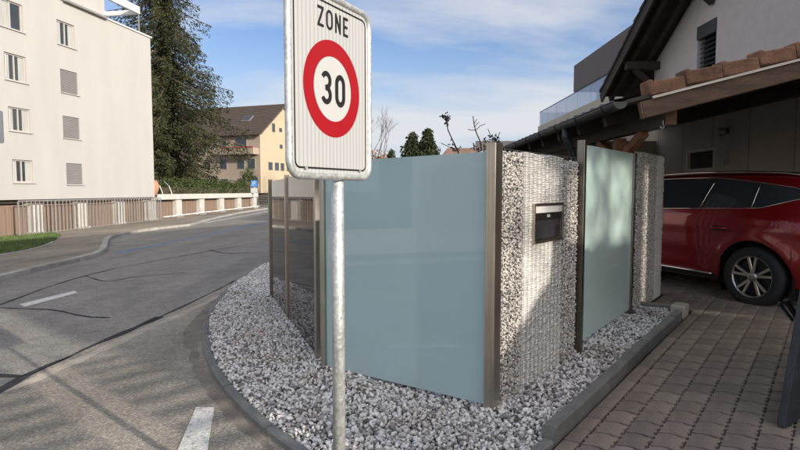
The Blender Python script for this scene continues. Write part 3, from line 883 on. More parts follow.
# ------------------------------------------------------------------ the fence: black glass, blue glass, gabions, aqua glass
FH = 1.86
Zv = Vector((0, 0, 1))
def top_of(p, h=FH): return p.z + h
def pane(name, A, B, z0a, z0b, z1a, z1b, th, material, parent):
    """glass sheet from A to B with its own thickness; returns the pane, adds polished edges"""
    d = (B - A); d.z = 0; d.normalize(); n_ = Vector((d.y, -d.x, 0))
    e = 0.003
    mbp = MB()
    fr = [(A, z0a), (B, z0b), (B, z1b), (A, z1a)]
    vs = []
    for off in (-th / 2, th / 2):
        for (p, z) in fr: vs.append(Vector((p.x, p.y, z)) + n_ * off)
    mbp.add(vs, [(3, 2, 1, 0), (4, 5, 6, 7), (0, 1, 5, 4), (1, 2, 6, 5), (2, 3, 7, 6), (3, 0, 4, 7)])
    return mbp.build(name, material, parent)

def steel_post(parent, p, h, w, dpt, dirv, material='steel', foot=True, name='post'):
    d = Vector(dirv); d.z = 0; d.normalize(); n_ = Vector((d.y, -d.x, 0))
    m_ = MB(); m_.box((p.x, p.y, p.z + h / 2 - .02), (w, dpt, h + .04), (d, n_, Zv), .004)
    o = m_.build(name, material, parent)
    return o

# black section
bd = (P_mid - P_far); bd.z = 0; bdn = bd.normalized()
black = thing('black_glass_screen', 'glossy black glass fence section reflecting the white building, left of the sign pole', 'fence', P_far)
b_far = P_far; b_near = on_ground(318, 361); b_m = on_ground(288.5, 322)
b_m = b_far.lerp(b_near, ((b_m - b_far).length) / ((b_near - b_far).length))
for A, B in ((b_far, b_m), (b_m, b_near)):
    A2 = A + bdn * .035; B2_ = B - bdn * .035
    pane('glass_pane', A2, B2_, A.z + .05, B.z + .05, A.z + FH - .03, B.z + FH - .045, .012, 'black_glass', black)
steel_post(black, b_far, FH, .06, .06, bdn, 'steel_dark')
steel_post(black, b_m, FH - .0, .04, .06, bdn, 'steel')
steel_post(black, b_near + bdn * .03, FH + .0, .065, .06, bdn, 'steel')

# blue panel
blue = thing('blue_glass_screen', 'large pale blue satin glass fence panel right behind the sign pole', 'fence', P_br)
ud = (P_br - P_bl); ud.z = 0; udn = ud.normalized()
steel_post(blue, P_bl - udn * .02, FH, .05, .07, udn, 'steel')
steel_post(blue, P_br + udn * .045, FH + .03, .075, .10, udn, 'steel')
pane('glass_pane', P_bl + udn * .01, P_br + udn * .005, P_bl.z + .035 + .03, P_br.z + .035 + .025, 1.842, 1.862, .014, 'blue_glass', blue)
# narrow clear edge of the pane
m_ = MB(); 
for p in (P_bl + udn * .01, ): m_.box((p.x, p.y, p.z + .95), (.006, .0145, 1.7), (udn, Vector((udn.y, -udn.x, 0)), Zv))
m_.build('glass_edge', 'glass_edge', blue)

# gabion walls
gd = (G1 - G0); gd.z = 0; GL = gd.length; gdn = gd.normalized(); gn = Vector((gdn.y, -gdn.x, 0))   # gn faces the driveway
def gpos(px, py=190):
    """distance along the gabion line under image column px"""
    d = ray(px, 190); t = None
    # intersect 2D line G0+s*gdn with ray direction
    a = np.array([[d.x, -gdn.x], [d.y, -gdn.y]]); r_ = np.linalg.solve(a, np.array([G0.x, G0.y]))
    return float(r_[1])
frame = np.array([[gdn.x, gn.x, 0], [gdn.y, gn.y, 0], [0, 0, 1]])
TCK = 0.20
def gpt(s_, off, z):
    return np.stack([G0.x + gdn.x * s_ + gn.x * off, G0.y + gdn.y * s_ + gn.y * off, z], -1)
def gabion_random(s0, s1, ztop, parent):
    st = .0185
    A = []
    # face layer, both ends and top
    ss, zz = np.meshgrid(np.arange(s0, s1, st), np.arange(-.03, 1, st / 1.9))
    n = ss.size
    base = lambda s_: gv(G0.x + gdn.x * s_, G0.y + gdn.y * s_)
    s_ = ss.ravel() + rng.uniform(-.5, .5, n) * st
    hz = zz.ravel(); z = base(s_) * (1 - hz) + ztop * hz + rng.uniform(-.5, .5, n) * st
    keep = z < ztop - .004
    s_ = s_[keep]; z = z[keep]; n = len(s_)
    C = [gpt(s_, rng.uniform(-.010, .004, n), z)]
    # back
    C.append(gpt(s_, -TCK + rng.uniform(-.004, .010, n), z))
    for se in (s0 + .004, s1 - .004):
        oo, z2 = np.meshgrid(np.arange(-TCK, 0, st), np.arange(float(base(se)), ztop, st)); m2 = oo.size
        C.append(gpt(se + rng.uniform(-.006, .006, m2), oo.ravel() + rng.uniform(-.01, .01, m2), z2.ravel() + rng.uniform(-.01, .01, m2)))
    st_, ot = np.meshgrid(np.arange(s0, s1, st), np.arange(-TCK, 0, st)); m3 = st_.size
    C.append(gpt(st_.ravel() + rng.uniform(-.01, .01, m3), ot.ravel() + rng.uniform(-.01, .01, m3), np.full(m3, ztop) + rng.uniform(-.012, .012, m3)))
    C = np.concatenate(C)
    V, F = stones(C, sz(len(C), .0085, .0125), ICO_V, ICO_F, .25)
    o = link('random_stone_fill', fast_mesh('random_stone_fill', V, F), 'gabion_stone', parent); o['kind'] = 'stuff'
    return o
def gabion_layered(s0, s1, ztop, parent, colw=0.072):
    base = float(gv(G0.x + gdn.x * s0, G0.y + gdn.y * s0)) - .02
    C = []; S = []
    ncol = max(1, round((s1 - s0) / colw)); cw = (s1 - s0) / ncol
    for c in range(ncol):
        for off in (0, 1):
            z = base + rng.uniform(0, .01)
            while z < ztop - .008:
                h = rng.uniform(.014, .022)
                w_ = cw / 2 - .0052 - rng.uniform(0, .003)
                o_ = -.022 + rng.uniform(-.004, .004) if off == 0 else -TCK + .03
                C.append((s0 + cw * (c + .5) + rng.uniform(-.0015, .0015), o_, z + h / 2)); S.append((w_, .030, h / 2 - .0009))
                z += h
    # top row
    for c in range(ncol):
        for j in range(3): C.append((s0 + cw * (c + .5), -.05 - j * .055, ztop - .004 + rng.uniform(-.006, .006))); S.append((cw / 2 - .003, .026, .009))
    C = np.array(C); S = np.array(S)
    W_ = gpt(C[:, 0], C[:, 1], C[:, 2])
    V, F = stones(W_, S, BOX_V, BOX_F, .10, rot=False, frame=frame)
    o = link('layered_stone_fill', fast_mesh('layered_stone_fill', V, F), 'gabion_white', parent); o['kind'] = 'stuff'
def gabion_core(s0, s1, ztop, parent):
    m_ = MB(); zb = float(gv(G0.x + gdn.x * s0, G0.y + gdn.y * s0)) - .05
    c = G0 + gdn * (s0 + s1) / 2 - gn * TCK / 2
    m_.box((c.x, c.y, (zb + ztop - .016) / 2), (s1 - s0 - .03, TCK - .05, ztop - .016 - zb), (gdn, gn, Zv)); m_.build('core', 'gabion_core', parent)
def gabion_mesh(s0, s1, ztop, parent, vx):
    m_ = MB(); r_ = .0012
    zb = lambda s_: ground(G0.x + gdn.x * s_, G0.y + gdn.y * s_)
    def P(s_, off, z): return (G0.x + gdn.x * s_ + gn.x * off, G0.y + gdn.y * s_ + gn.y * off, z)
    for s_ in vx: m_.tube([P(s_, .013, zb(s_)), P(s_, .013, ztop + .012)], r_, 4)
    
    for off in (.013, -TCK - .01): m_.tube([P(s0, off, ztop + .012), P(s1, off, ztop + .012)], r_ * 1.3, 4)
    o = m_.build('wire_mesh', 'wire', parent); o['kind'] = 'stuff'

gab = thing('gabion_wall', 'gabion wall of white stones with the steel letterbox, left of the aqua glass panel', 'gabion', G0)
s_a = 0.02; s_b = gpos(523.5); s_c = gpos(562.5); s_d = gpos(577.5)
zt = 1.868
gabion_random(s_a, s_b, zt - .01, gab); gabion_layered(s_b, s_c, zt, gab); gabion_random(s_c, s_d, zt - .03, gab)
gabion_core(s_a + .01, s_d - .01, zt, gab)
nn_ = round((s_c - s_b) / .072)
vx = [s_b + (s_c - s_b) * i / nn_ for i in range(nn_ + 1)] + list(np.arange(s_a, s_b, .1)) + list(np.arange(s_c + .05, s_d, .1))
gabion_mesh(s_a, s_d, zt, gab, vx)

s_e = gpos(580.5); s_f = gpos(634)
aq = thing('aqua_glass_screen', 'narrow tall pale aqua satin glass panel between two gabion walls', 'fence', G0 + gdn * s_e)
pe = G0 + gdn * s_e - gn * .05; pf_ = G0 + gdn * s_f - gn * .05
pe = Vector((pe.x, pe.y, ground(pe.x, pe.y))); pf_ = Vector((pf_.x, pf_.y, ground(pf_.x, pf_.y)))
zT = at_depth(588, 144, pe.y).z
steel_post(aq, pe - gdn * .01 + gn * .06, zT - pe.z + .03, .055, .07, gdn, 'steel_dark')
steel_post(aq, pf_ + gn * .03, zT - pf_.z + .0, .05, .06, gdn, 'steel_dark')
m_ = MB(); q = pf_ + gn * .03; m_.box((q.x, q.y, q.z + .07), (.14, .12, .012), (gdn, gn, Zv), .003); m_.build('foot_plate', 'steel_dark', aq)
pane('glass_pane', pe + gdn * .02 + gn * .03, pf_ - gdn * .02 + gn * .03, pe.z + .10, pf_.z + .09, zT, zT - .0, .014, 'aqua_glass', aq)

gab2 = thing('gabion_wall', 'short far gabion wall of rough stones right of the aqua glass panel', 'gabion', G0 + gdn * gpos(637))
s_g = gpos(637.5); s_h = gpos(656.5); s_i = gpos(663)
z2 = at_depth(640, 151.5, (G0 + gdn * s_g).y).z
gabion_random(s_g, s_h, z2 - .01, gab2); gabion_layered(s_h, s_i, z2 - .01, gab2, .07); gabion_core(s_g + .01, s_i - .01, z2 - .01, gab2)
gabion_mesh(s_g, s_i, z2 - .01, gab2, list(np.arange(s_g, s_i, .08)))

# letterbox built into the gabion
ma, mz = gpos(531), gpos(560.5)
mp0 = G0 + gdn * ma; mp1 = G0 + gdn * mz
zt_ = at_depth(531, 203.5, mp0.y).z; zb_ = at_depth(531, 244, mp0.y).z
mc = G0 + gdn * (ma + mz) / 2
mw = mz - ma; mh = zt_ - zb_
box = thing('letterbox', 'steel framed letterbox set into the layered white gabion stones', 'letterbox', (mc.x, mc.y, zb_))
m_ = MB()
fw = .019
def mbx(s_, off, z, w_, d_, h_): 
    c = mc + gdn * s_ + gn * off; m_.box((c.x, c.y, z), (w_, d_, h_), (gdn, gn, Zv), .002)
for sg in (-1, 1):
    mbx(sg * (mw / 2 - fw / 2), .0, (zt_ + zb_) / 2, fw, .07, mh)
mbx(0, .0, zt_ - fw / 2, mw - 2 * fw, .07, fw); mbx(0, .0, zb_ + fw / 2, mw - 2 * fw, .07, fw)
m_.build('frame', 'steel', box)
m_ = MB(); mbx(0, -.012, zb_ + mh * .5, mw - 2 * fw, .05, mh - 2 * fw); m_.build('cabinet', 'dark_metal', box)
m_ = MB(); mbx(0, .020, zt_ - fw - mh * .10, mw - 2 * fw - .01, .014, mh * .17); m_.build('white_flap', 'white', box)
m_ = MB(); mbx(0, .016, zt_ - fw - mh * .30, mw - 2 * fw - .01, .012, mh * .17); fl = m_.build('slot_flap', 'dark_metal', box)
m_ = MB(); mbx(-.01, .025, zt_ - fw - mh * .27, .055, .006, .024); m_.build('name_plate', 'sign_plain', box)
m_ = MB(); mbx(0, .017, zb_ + fw + mh * .27, mw - 2 * fw - .012, .010, mh * .47); m_.build('door', 'dark_glass', box)

# ------------------------------------------------------------------ the zone sign
su = Vector((.477, .879, 0)).normalized(); sn = Vector((su.y, -su.x, 0))
scx, scy = -.2608, 2.14
zbot = at_depth(331, 179.8, 2.14).z + .0125
SW, SH = 0.525, 0.682
pole_p = on_ground(338, 463)
sign = thing('zone_sign', 'white rectangular speed zone sign with red ring and the number 30 on a galvanised pole', 'road sign', (scx, scy, ground(scx, scy)))
SO = Vector((scx, scy, zbot + SH / 2))
def rrect(w, h, r, n=8):
    pts = []
    for cx, cy, a0 in ((w / 2 - r, h / 2 - r, 0), (-w / 2 + r, h / 2 - r, 90), (-w / 2 + r, -h / 2 + r, 180), (w / 2 - r, -h / 2 + r, 270)):
        for i in range(n + 1):
            a = R(a0 + 90 * i / n); pts.append((cx + r * math.cos(a), cy + r * math.sin(a)))
    return pts
sfr = (Vector((0, 0, 0)), Vector((1, 0, 0)), Vector((0, 0, 1)), Vector((0, -1, 0)))   # local: x along sign, z up, -y towards the front
def sign_part(mb_, name, material, smooth=False):
    o = mb_.build(name, material, sign, smooth=smooth, world=False)
    # the part's own frame lies in the sign's plane
    Mx = Matrix.Translation(SO) @ Matrix(((su.x, -sn.x, 0, 0), (su.y, -sn.y, 0, 0), (0, 0, 1, 0), (0, 0, 0, 1)))
    o.matrix_parent_inverse = Matrix.Translation(Vector(sign.location)).inverted() @ Mx
    return o
m_ = MB(); m_.tube([(x, 0, z) for x, z in rrect(SW, SH, .055, 8)], .0135, 12, closed=True); sign_part(m_, 'frame', 'galv', True)
m_ = MB(); m_.prism(rrect(SW - .012, SH - .012, .05), -.002, .002, sfr); sign_part(m_, 'plate', 'sign_face')
def ring(outer, inner, z, fr=sfr):
    m_ = MB(); n = len(outer); O, X, Y, Z = fr
    vs = [O + X * x + Y * y + Z * (z) for x, y in outer] + [O + X * x + Y * y + Z * z for x, y in inner]
    m_.add(vs, [(i, (i + 1) % n, n + (i + 1) % n, n + i) for i in range(n)])
    return m_
sign_part(ring(rrect(SW - .052, SH - .052, .028), rrect(SW - .066, SH - .066, .022), .0030), 'border_line', 'sign_black')
circ = lambda r_, n=64: [(r_ * math.cos(2 * math.pi * i / n), r_ * math.sin(2 * math.pi * i / n) - .005) for i in range(n)]
sign_part(ring(circ(.184), circ(.1235), .0032), 'red_ring', 'sign_red')
m_ = MB(); c_ = circ(.122); m_.add([(x, -.0026, z) for x, z in c_], [tuple(range(len(c_)))]); sign_part(m_, 'ring_centre', 'sign_plain')
def stroke(m_, pts, w, closed=False, z=.0042):
    P = [Vector((x, y, 0)) for x, y in pts]; n = len(P); A = []; B = []
    for i in range(n):
        if closed: t = (P[(i + 1) % n] - P[i - 1])
        else: t = P[min(i + 1, n - 1)] - P[max(i - 1, 0)]
        t.normalize(); nn2 = Vector((-t.y, t.x, 0))
        # mitre
        if (closed or 0 < i < n - 1):
            e1 = (P[i] - P[i - 1]).normalized(); c = max(.55, nn2.dot(Vector((-e1.y, e1.x, 0))))
        else: c = 1
        A.append(P[i] + nn2 * w / 2 / c); B.append(P[i] - nn2 * w / 2 / c)
    k_ = len(m_.v)
    for a, b_ in zip(A, B): m_.v += [(a.x, -z, a.y), (b_.x, -z, b_.y)]
    for i in range(n if closed else n - 1):
        j = (i + 1) % n; m_.f.append((k_ + 2 * i, k_ + 2 * j, k_ + 2 * j + 1, k_ + 2 * i + 1))
def arc(cx, cy, rx, ry, a0, a1, n=16): return [(cx + rx * math.cos(R(a0 + (a1 - a0) * i / n)), cy + ry * math.sin(R(a0 + (a1 - a0) * i / n))) for i in range(n + 1)]
def oval(cx, cy, rx, ry, st, n=12):
    pts = []
    for sx, sy, a0 in ((1, 1, 0), (-1, 1, 90), (-1, -1, 180), (1, -1, 270)):
        pts += arc(cx, cy + sy * st, rx, ry - st, a0, a0 + 90, n)
    clean = []
    for p in pts:
        if not clean or math.hypot(p[0] - clean[-1][0], p[1] - clean[-1][1]) > 1e-5: clean.append(p)
    if math.hypot(clean[0][0] - clean[-1][0], clean[0][1] - clean[-1][1]) < 1e-5: clean.pop()
    return clean
# digits 3 and 0
dh, dwid, sw_ = .126, .068, .0205
m_ = MB(); cx = -.046; cy = -.005; h2 = dh / 2 - sw_ / 2; w2 = dwid / 2 - sw_ / 2
three = arc(cx, cy + h2 / 2 + .001, w2, h2 / 2 - .001, 155, -75, 18) + [(cx - .006, cy)]
three2 = [(cx - .006, cy)] + arc(cx, cy - h2 / 2, w2 + .001, h2 / 2, 75, -158, 20)
stroke(m_, three, sw_ * .92); stroke(m_, three2, sw_ * .95, z=.0046)
sign_part(m_, 'digit_three', 'sign_black')
m_ = MB(); stroke(m_, oval(.046, cy, w2, h2, .024), sw_, True); sign_part(m_, 'digit_zero', 'sign_black')
# ZONE
lh, lw, sl = .074, .038, .0098
LZ = .252
m_ = MB(); x0 = -.078; t_ = lh / 2 - sl / 2; w_ = lw / 2
stroke(m_, [(x0 - w_, LZ + t_), (x0 + w_, LZ + t_)], sl); stroke(m_, [(x0 - w_, LZ - t_), (x0 + w_, LZ - t_)], sl); stroke(m_, [(x0 + w_ - .004, LZ + t_), (x0 - w_ + .004, LZ - t_)], sl, z=.0046)
sign_part(m_, 'letter_z', 'sign_black')
m_ = MB(); stroke(m_, oval(-.022, LZ, w_ - sl / 2 + .002, lh / 2 - sl / 2, .014), sl, True); sign_part(m_, 'letter_o', 'sign_black')
m_ = MB(); x0 = .034
stroke(m_, [(x0 - w_ + sl / 2, LZ - lh / 2), (x0 - w_ + sl / 2, LZ + lh / 2)], sl); stroke(m_, [(x0 + w_ - sl / 2, LZ - lh / 2), (x0 + w_ - sl / 2, LZ + lh / 2)], sl)
stroke(m_, [(x0 - w_ + sl / 2, LZ + t_), (x0 + w_ - sl / 2, LZ - t_)], sl, z=.0046); sign_part(m_, 'letter_n', 'sign_black')
m_ = MB(); x0 = .086
stroke(m_, [(x0 - w_ + sl / 2 + .003, LZ - lh / 2), (x0 - w_ + sl / 2 + .003, LZ + lh / 2)], sl)
for q, e in ((t_, 0), (0, -.004), (-t_, 0)): stroke(m_, [(x0 - w_ + .003, LZ + q), (x0 + w_ - .002 + e, LZ + q)], sl, z=.0046)
sign_part(m_, 'letter_e', 'sign_black')
# clamps and pole
pt = Vector((scx, scy, 0)) - sn * .036 + su * .078
px_, py_ = pt.x, pt.y
m_ = MB(); m_.tube([(px_, py_, ground(px_, py_) - .1), (px_, py_, zbot + SH - .03)], .0262, 24); m_.build('pole', 'galv', sign, smooth=True)
for zz_ in (.14, .56):
    m_ = MB(); m_.bar(SO + Zv * (zz_ - SH / 2) - sn * .014 - su * .2, SO + Zv * (zz_ - SH / 2) - sn * .014 + su * .2, .016, .03)
    m_.build('bracket', 'galv', sign)
for sg in (-1, 1):
    m_ = MB()
    p = SO + Zv * (-SH / 2 + .028) + su * sg * .18 + sn * .008
    m_.tube([p, p + sn * .004], .006, 8)
    m_.build('rivet', 'galv', sign)

# sign seen at the left edge of the frame
sd = 11.5
e0 = at_depth(-1, 127, sd)
s2 = thing('round_limit_sign', 'small grey speed limit plate cut off by the left edge of the photo', 'road sign', (e0.x - .25, sd, ground(e0.x, sd)))
m_ = MB(); f2 = (Vector((e0.x - .20, sd, e0.z)), Vector((1, 0, 0)), Zv, Vector((0, -1, 0)))
m_.prism(rrect(.56, .68, .05), -.02, .0, f2); m_.build('plate', 'galv', s2)
m_ = MB(); m_.prism(rrect(.51, .63, .04), .0015, .003, f2); m_.build('face', 'sign_plain', s2)
rg = ring([(x, y + .10) for x, y in circ(.19)], [(x, y + .10) for x, y in circ(.13)], .006, f2); rg.build('red_ring', 'sign_red', s2)
m_ = MB(); m_.box(f2[0] + Vector((.18, -.008, -.20)), (.06, .006, .04)); m_.box(f2[0] + Vector((.18, -.008, -.26)), (.06, .006, .03)); m_.build('small_print', 'sign_black', s2)
m_ = MB(); m_.tube([(e0.x - .2, sd + .05, ground(e0.x, sd) - .1), (e0.x - .2, sd + .05, e0.z + .3)], .03, 14); m_.build('pole', 'galv', s2, smooth=True)

# ------------------------------------------------------------------ left apartment building
bu = Vector((.189, .982, 0)).normalized(); bn = Vector((bu.y, -bu.x, 0))     # bn faces the street
B0 = Vector((-20.3, 33.5, 0))
def bw_s(px, py=190):
    d = ray(px, py); a = np.array([[d.x, -bu.x], [d.y, -bu.y]]); r_ = np.linalg.solve(a, np.array([B0.x, B0.y])); return float(r_[1])
def bz(px, py):
    s_ = bw_s(px); p = B0 + bu * s_
    return at_depth(px, py, p.y).z
def bz2(px, py):
    return at_depth(px, py, (B0 + bu * bw_s(px, py)).y).z
s_end = bw_s(154.5)
Z_SOF = bz(155, 197)
Z_TOP = bz2(151, 38.5)
apt = thing('apartment_building', 'tall cream white apartment block with blinds in its windows above a row of garages', 'building', (B0.x, B0.y, -1.0))
S0 = -22.0
def bframe(s_, off, z): 
    p = B0 + bu * s_ + bn * off; return Vector((p.x, p.y, z))
# windows list (px left, right; y top bottom measured near left edge column)
wins = []
def win_px(x0, x1, yt, yb, kind): wins.append((bw_s(x0, (yt + yb) / 2), bw_s(x1, (yt + yb) / 2), bz2((x0 + x1) / 2, yt), bz2((x0 + x1) / 2, yb), kind))
win_px(66.5, 82.5, 163.5, 184.5, 'blind'); win_px(63, 79.5, 117, 138.5, 'blind'); win_px(60.5, 77.5, 71, 93.5, 'blind'); win_px(57, 74.5, 22.5, 46, 'open')
win_px(12.5, 33, 160, 182.5, 'tilt'); win_px(8.5, 30, 108, 131.5, 'dark'); win_px(4.5, 26, 54.5, 81, 'dark'); win_px(-1, 22.5, 1, 28.5, 'curtain')
# facade with recessed window openings, in a grid of wall cells
sA = sorted(set([S0, s_end] + [w_[0] for w_ in wins] + [w_[1] for w_ in wins]))
# unify the two columns so that windows line up
colA = (bw_s(9), bw_s(29.5)); colB = (bw_s(62.5), bw_s(79.5))
def unify(w_):
    c = (w_[0] + w_[1]) / 2; return w_
rows_z = []
m_ = MB()
def wall_cells(s0, s1, z0, z1, holes):
    ss = sorted(set([s0, s1] + [h[0] for h in holes] + [h[1] for h in holes])); zz = sorted(set([z0, z1] + [h[2] for h in holes] + [h[3] for h in holes]))
    for a, b_ in zip(ss[:-1], ss[1:]):
        for c, d in zip(zz[:-1], zz[1:]):
            ms, mzz = (a + b_) / 2, (c + d) / 2
            if any(h[0] < ms < h[1] and h[3] < mzz < h[2] for h in holes): continue
            m_.add([bframe(a, 0, c), bframe(b_, 0, c), bframe(b_, 0, d), bframe(a, 0, d)], [(0, 1, 2, 3)])
holes = [(w_[0], w_[1], w_[2], w_[3]) for w_ in wins]
wall_cells(S0, s_end, Z_SOF, Z_TOP, holes)
D = 12.0
# other sides
q = [bframe(S0, 0, 0), bframe(s_end, 0, 0), bframe(s_end, -D, 0), bframe(S0, -D, 0)]
for (a, b_) in ((1, 2), (2, 3), (3, 0)):
    m_.add([(q[a].x, q[a].y, Z_SOF), (q[b_].x, q[b_].y, Z_SOF), (q[b_].x, q[b_].y, Z_TOP), (q[a].x, q[a].y, Z_TOP)], [(0, 1, 2, 3)])
m_.add([(p.x, p.y, Z_TOP) for p in q], [(0, 1, 2, 3)]); m_.add([(p.x, p.y, Z_SOF) for p in q], [(3, 2, 1, 0)])
me = m_.mesh('wall'); link('wall', me, 'plaster_cream', apt)
for (a, b_, zt1, zb1, kd_) in wins:
    rd = .16
    fr_ = MB()
    # reveal
    for (s1_, s2_, z1_, z2_) in ((a, a, zb1, zt1), (b_, b_, zb1, zt1)):
        fr_.add([bframe(s1_, 0, z1_), bframe(s1_, -rd, z1_), bframe(s1_, -rd, z2_), bframe(s1_, 0, z2_)], [(0, 1, 2, 3)])
    for z_ in (zb1, zt1): fr_.add([bframe(a, 0, z_), bframe(b_, 0, z_), bframe(b_, -rd, z_), bframe(a, -rd, z_)], [(0, 1, 2, 3)])
    wob = fr_.build('window', 'reveal', apt)
    m2 = MB(); fwid = .07; cz = (zt1 + zb1) / 2; cs = (a + b_) / 2
    ax3 = (bu, bn, Zv)
    def wb(mm, s_, off, z, ws, wd, wh): mm.box(bframe(s_, off, z), (ws, wd, wh), ax3)
    wb(m2, a + fwid / 2, -.12, cz, fwid, .06, zt1 - zb1); wb(m2, b_ - fwid / 2, -.12, cz, fwid, .06, zt1 - zb1)
    wb(m2, cs, -.12, zt1 - fwid / 2, b_ - a - 2 * fwid, .06, fwid); wb(m2, cs, -.12, zb1 + fwid / 2, b_ - a - 2 * fwid, .06, fwid)
    if kd_ != 'blind': wb(m2, cs, -.12, cz, .07, .05, zt1 - zb1 - 2 * fwid)
    f_ = m2.build('frame', 'win_frame', wob)
    m2 = MB(); wb(m2, cs, -.15, cz, b_ - a, .01, zt1 - zb1); m2.build('pane', 'dark_glass', wob)
    m2 = MB(); wb(m2, cs + .04, .03, zb1 - .03, b_ - a + .16, .10, .05); m2.build('sill', 'win_frame', wob)
    if kd_ == 'blind':
        m2 = MB(); n_ = 18
        for i in range(n_):
            z_ = zb1 + .03 + (zt1 - zb1 - .06) * (i + .5) / n_
            m2.box(bframe(cs, -.055, z_), (b_ - a - .06, .035, (zt1 - zb1) / n_ * .86), (bu, (bn + Zv * .35).normalized(), (Zv - bn * .35).normalized()))
        m2.build('blind', 'blind', wob)
    else:
        m2 = MB(); w4 = (b_ - a) * (.24 if kd_ != 'curtain' else .5)
        wb(m2, a + fwid + w4 / 2, -.142, cz, w4, .006, zt1 - zb1 - 2 * fwid)
        if kd_ != 'curtain': wb(m2, b_ - fwid - w4 / 2, -.142, cz, w4, .006, zt1 - zb1 - 2 * fwid)
        m2.build('curtain', 'curtain', wob)
        if kd_ in ('dark', 'tilt'):
            m2 = MB(); m2.bar(bframe(a + .12, -.08, zb1 + .1), bframe(a + .05, .02, zt1 - .12), .05, .04); m2.build('tilted_casement', 'win_frame', wob)
# parapet flashing, attic storey, roof pergola
m2 = MB(); m2.box(bframe((S0 + s_end) / 2, -.05, Z_TOP + .05), (s_end - S0 + .2, .3, .09), (bu, bn, Zv)); m2.box(bframe(s_end - .05, -D / 2, Z_TOP + .05), (.3, D - .4, .085), (bu, bn, Zv)); m2.build('roof_edge', 'white', apt)
s_at = bw_s(114.5)
m2 = MB(); m2.box(bframe((S0 + s_at) / 2, -D / 2 - .05, Z_TOP + 1.6), (s_at - S0, D - .5, 3.0), (bu, bn, Zv)); m2.build('attic_wall', 'plaster_cream', apt)
m2 = MB(); m2.box(bframe(s_at - 2.2, .22, Z_TOP + .02), (3.6, .1, .12), (bu, bn, Zv)); m2.box(bframe(s_at - 6.6, .22, Z_TOP + .9), (3.6, .1, .12), (bu, bn, Zv)); m2.build('awning_box', 'rail', apt)
pg = MB()
zc_ = Z_TOP + 1.75
pg.bar(bframe(s_at, -.25, zc_), bframe(s_end - .9, -.25, zc_), .22, .5); pg.bar(bframe(s_end - .9, -.36, zc_ - .1), bframe(s_end - .9, -5, zc_ - .1), .2, .3)
pg.bar(bframe(s_at + .02, -2.9, zc_ - .1), bframe(s_end - 1.0, -2.9, zc_ - .1), .2, .28)
pg.build('roof_pergola', 'white', apt)
m2 = MB(); m2.bar(bframe(s_end - .9, -.25, Z_TOP + .05), bframe(s_end - .9, -.25, zc_ - .25), .07, .07); m2.build('pergola_post', 'rail', apt)

# garages: pillars, doors; recessed under the building and beyond as a low row
g_ends = 8
mod = (bw_s(254.5) - bw_s(35.5)) / 8
sP0 = bw_s(35.5)
def gz(s_, off=0): p = B0 + bu * s_; return ground(p.x, p.y) + .0
grow = thing('garage_row', 'row of brown garages with white pillars under and beyond the apartment block', 'garage', (B0.x, B0.y, gz(0)))
s_row_end = bw_s(256)
m2 = MB()
m2.box(bframe((S0 + s_row_end) / 2, -6.0, Z_SOF / 2 - .8), (s_row_end - S0, .2, Z_SOF + 1.6), (bu, bn, Zv))
m2.box(bframe(s_row_end - .1, -3.1, Z_SOF / 2 - .8), (.2, 5.6, Z_SOF + 1.6), (bu, bn, Zv)); m2.build('back_wall', 'concrete', grow)
m2 = MB(); ffz = Z_SOF
m2.box(bframe((s_end + s_row_end) / 2 + .1, -3.0, ffz - .12), (s_row_end - s_end - .1, 6.3, .22), (bu, bn, Zv)); 
m2.box(bframe((s_end + s_row_end) / 2 + .1, .17, ffz + .0), (s_row_end - s_end, .06, .42), (bu, bn, Zv)); m2.build('flat_roof', 'concrete', grow)
for i in range(-7, 9):
    s_ = sP0 + mod * i; z0 = gz(s_)
    w_ = .78 if i != 3 else 1.1
    m3 = MB(); m3.box(bframe(s_, -.2, (z0 + Z_SOF - .23 - .1) / 2), (w_, .5, Z_SOF - .23 - z0 + .1), (bu, bn, Zv), .01)
    m3.box(bframe(s_, -.15, z0 + .16), (w_ + .12, .64, .16), (bu, bn, Zv), .01)
    m3.build('pillar', 'concrete', grow)
    if i < 8:
        sa_ = s_ + .40; sb_ = s_ + mod - .40; n_ = 14; wv = (sb_ - sa_) / n_
        m3 = MB()
        for j in range(n_): m3.box(bframe(sa_ + wv * (j + .5), -.30 + (.012 if j % 2 else 0), (z0 + .1 + Z_SOF - .42) / 2), (wv - .02, .05, Z_SOF - .42 - z0 - .1), (bu, bn, Zv))
        m3.box(bframe((sa_ + sb_) / 2, -.345, (z0 + Z_SOF - .3) / 2), (sb_ - sa_, .02, Z_SOF - .3 - z0), (bu, bn, Zv))
        m3.build('garage_door', 'garage_brown', grow)
# dark strip painted in as the shade gap under the building
m2 = MB(); m2.box(bframe((S0 + s_end) / 2, -.35, Z_SOF - .12), (s_end - S0, .12, .2), (bu, bn, Zv)); m2.build('shade_strip', 'dark_wood', grow)
# picket railing in front of the garages
s_r0 = bw_s(8); s_r1 = bw_s(153)
rl = thing('picket_railing', 'grey metal picket railing standing in front of the brown garages', 'railing', bframe(s_r0, .6, gz(s_r0)))
m2 = MB(); zt3 = Z_SOF - .02
m2.bar(bframe(s_r0, .6, zt3 - .04), bframe(s_r1, .6, zt3 - .04), .05, .06); m2.build('top_rail', 'rail', rl)
m2 = MB(); m2.bar(bframe(s_r0, .6, gz(s_r0) + .2), bframe(s_r1, .6, gz(s_r1) + .2), .04, .04); m2.build('bottom_rail', 'rail', rl)
npk = int((s_r1 - s_r0) / .27); pkm = None
for i in range(npk + 1):
    s_ = s_r0 + (s_r1 - s_r0) * i / npk; z0 = gz(s_) + .12
    m3 = MB(); w_ = .09 if i % 9 == 0 else .035
    m3.box(bframe(s_, .6, (z0 + zt3 - .08) / 2), (w_, .045, zt3 - .08 - z0), (bu, bn, Zv)); m3.build('picket', 'rail', rl)
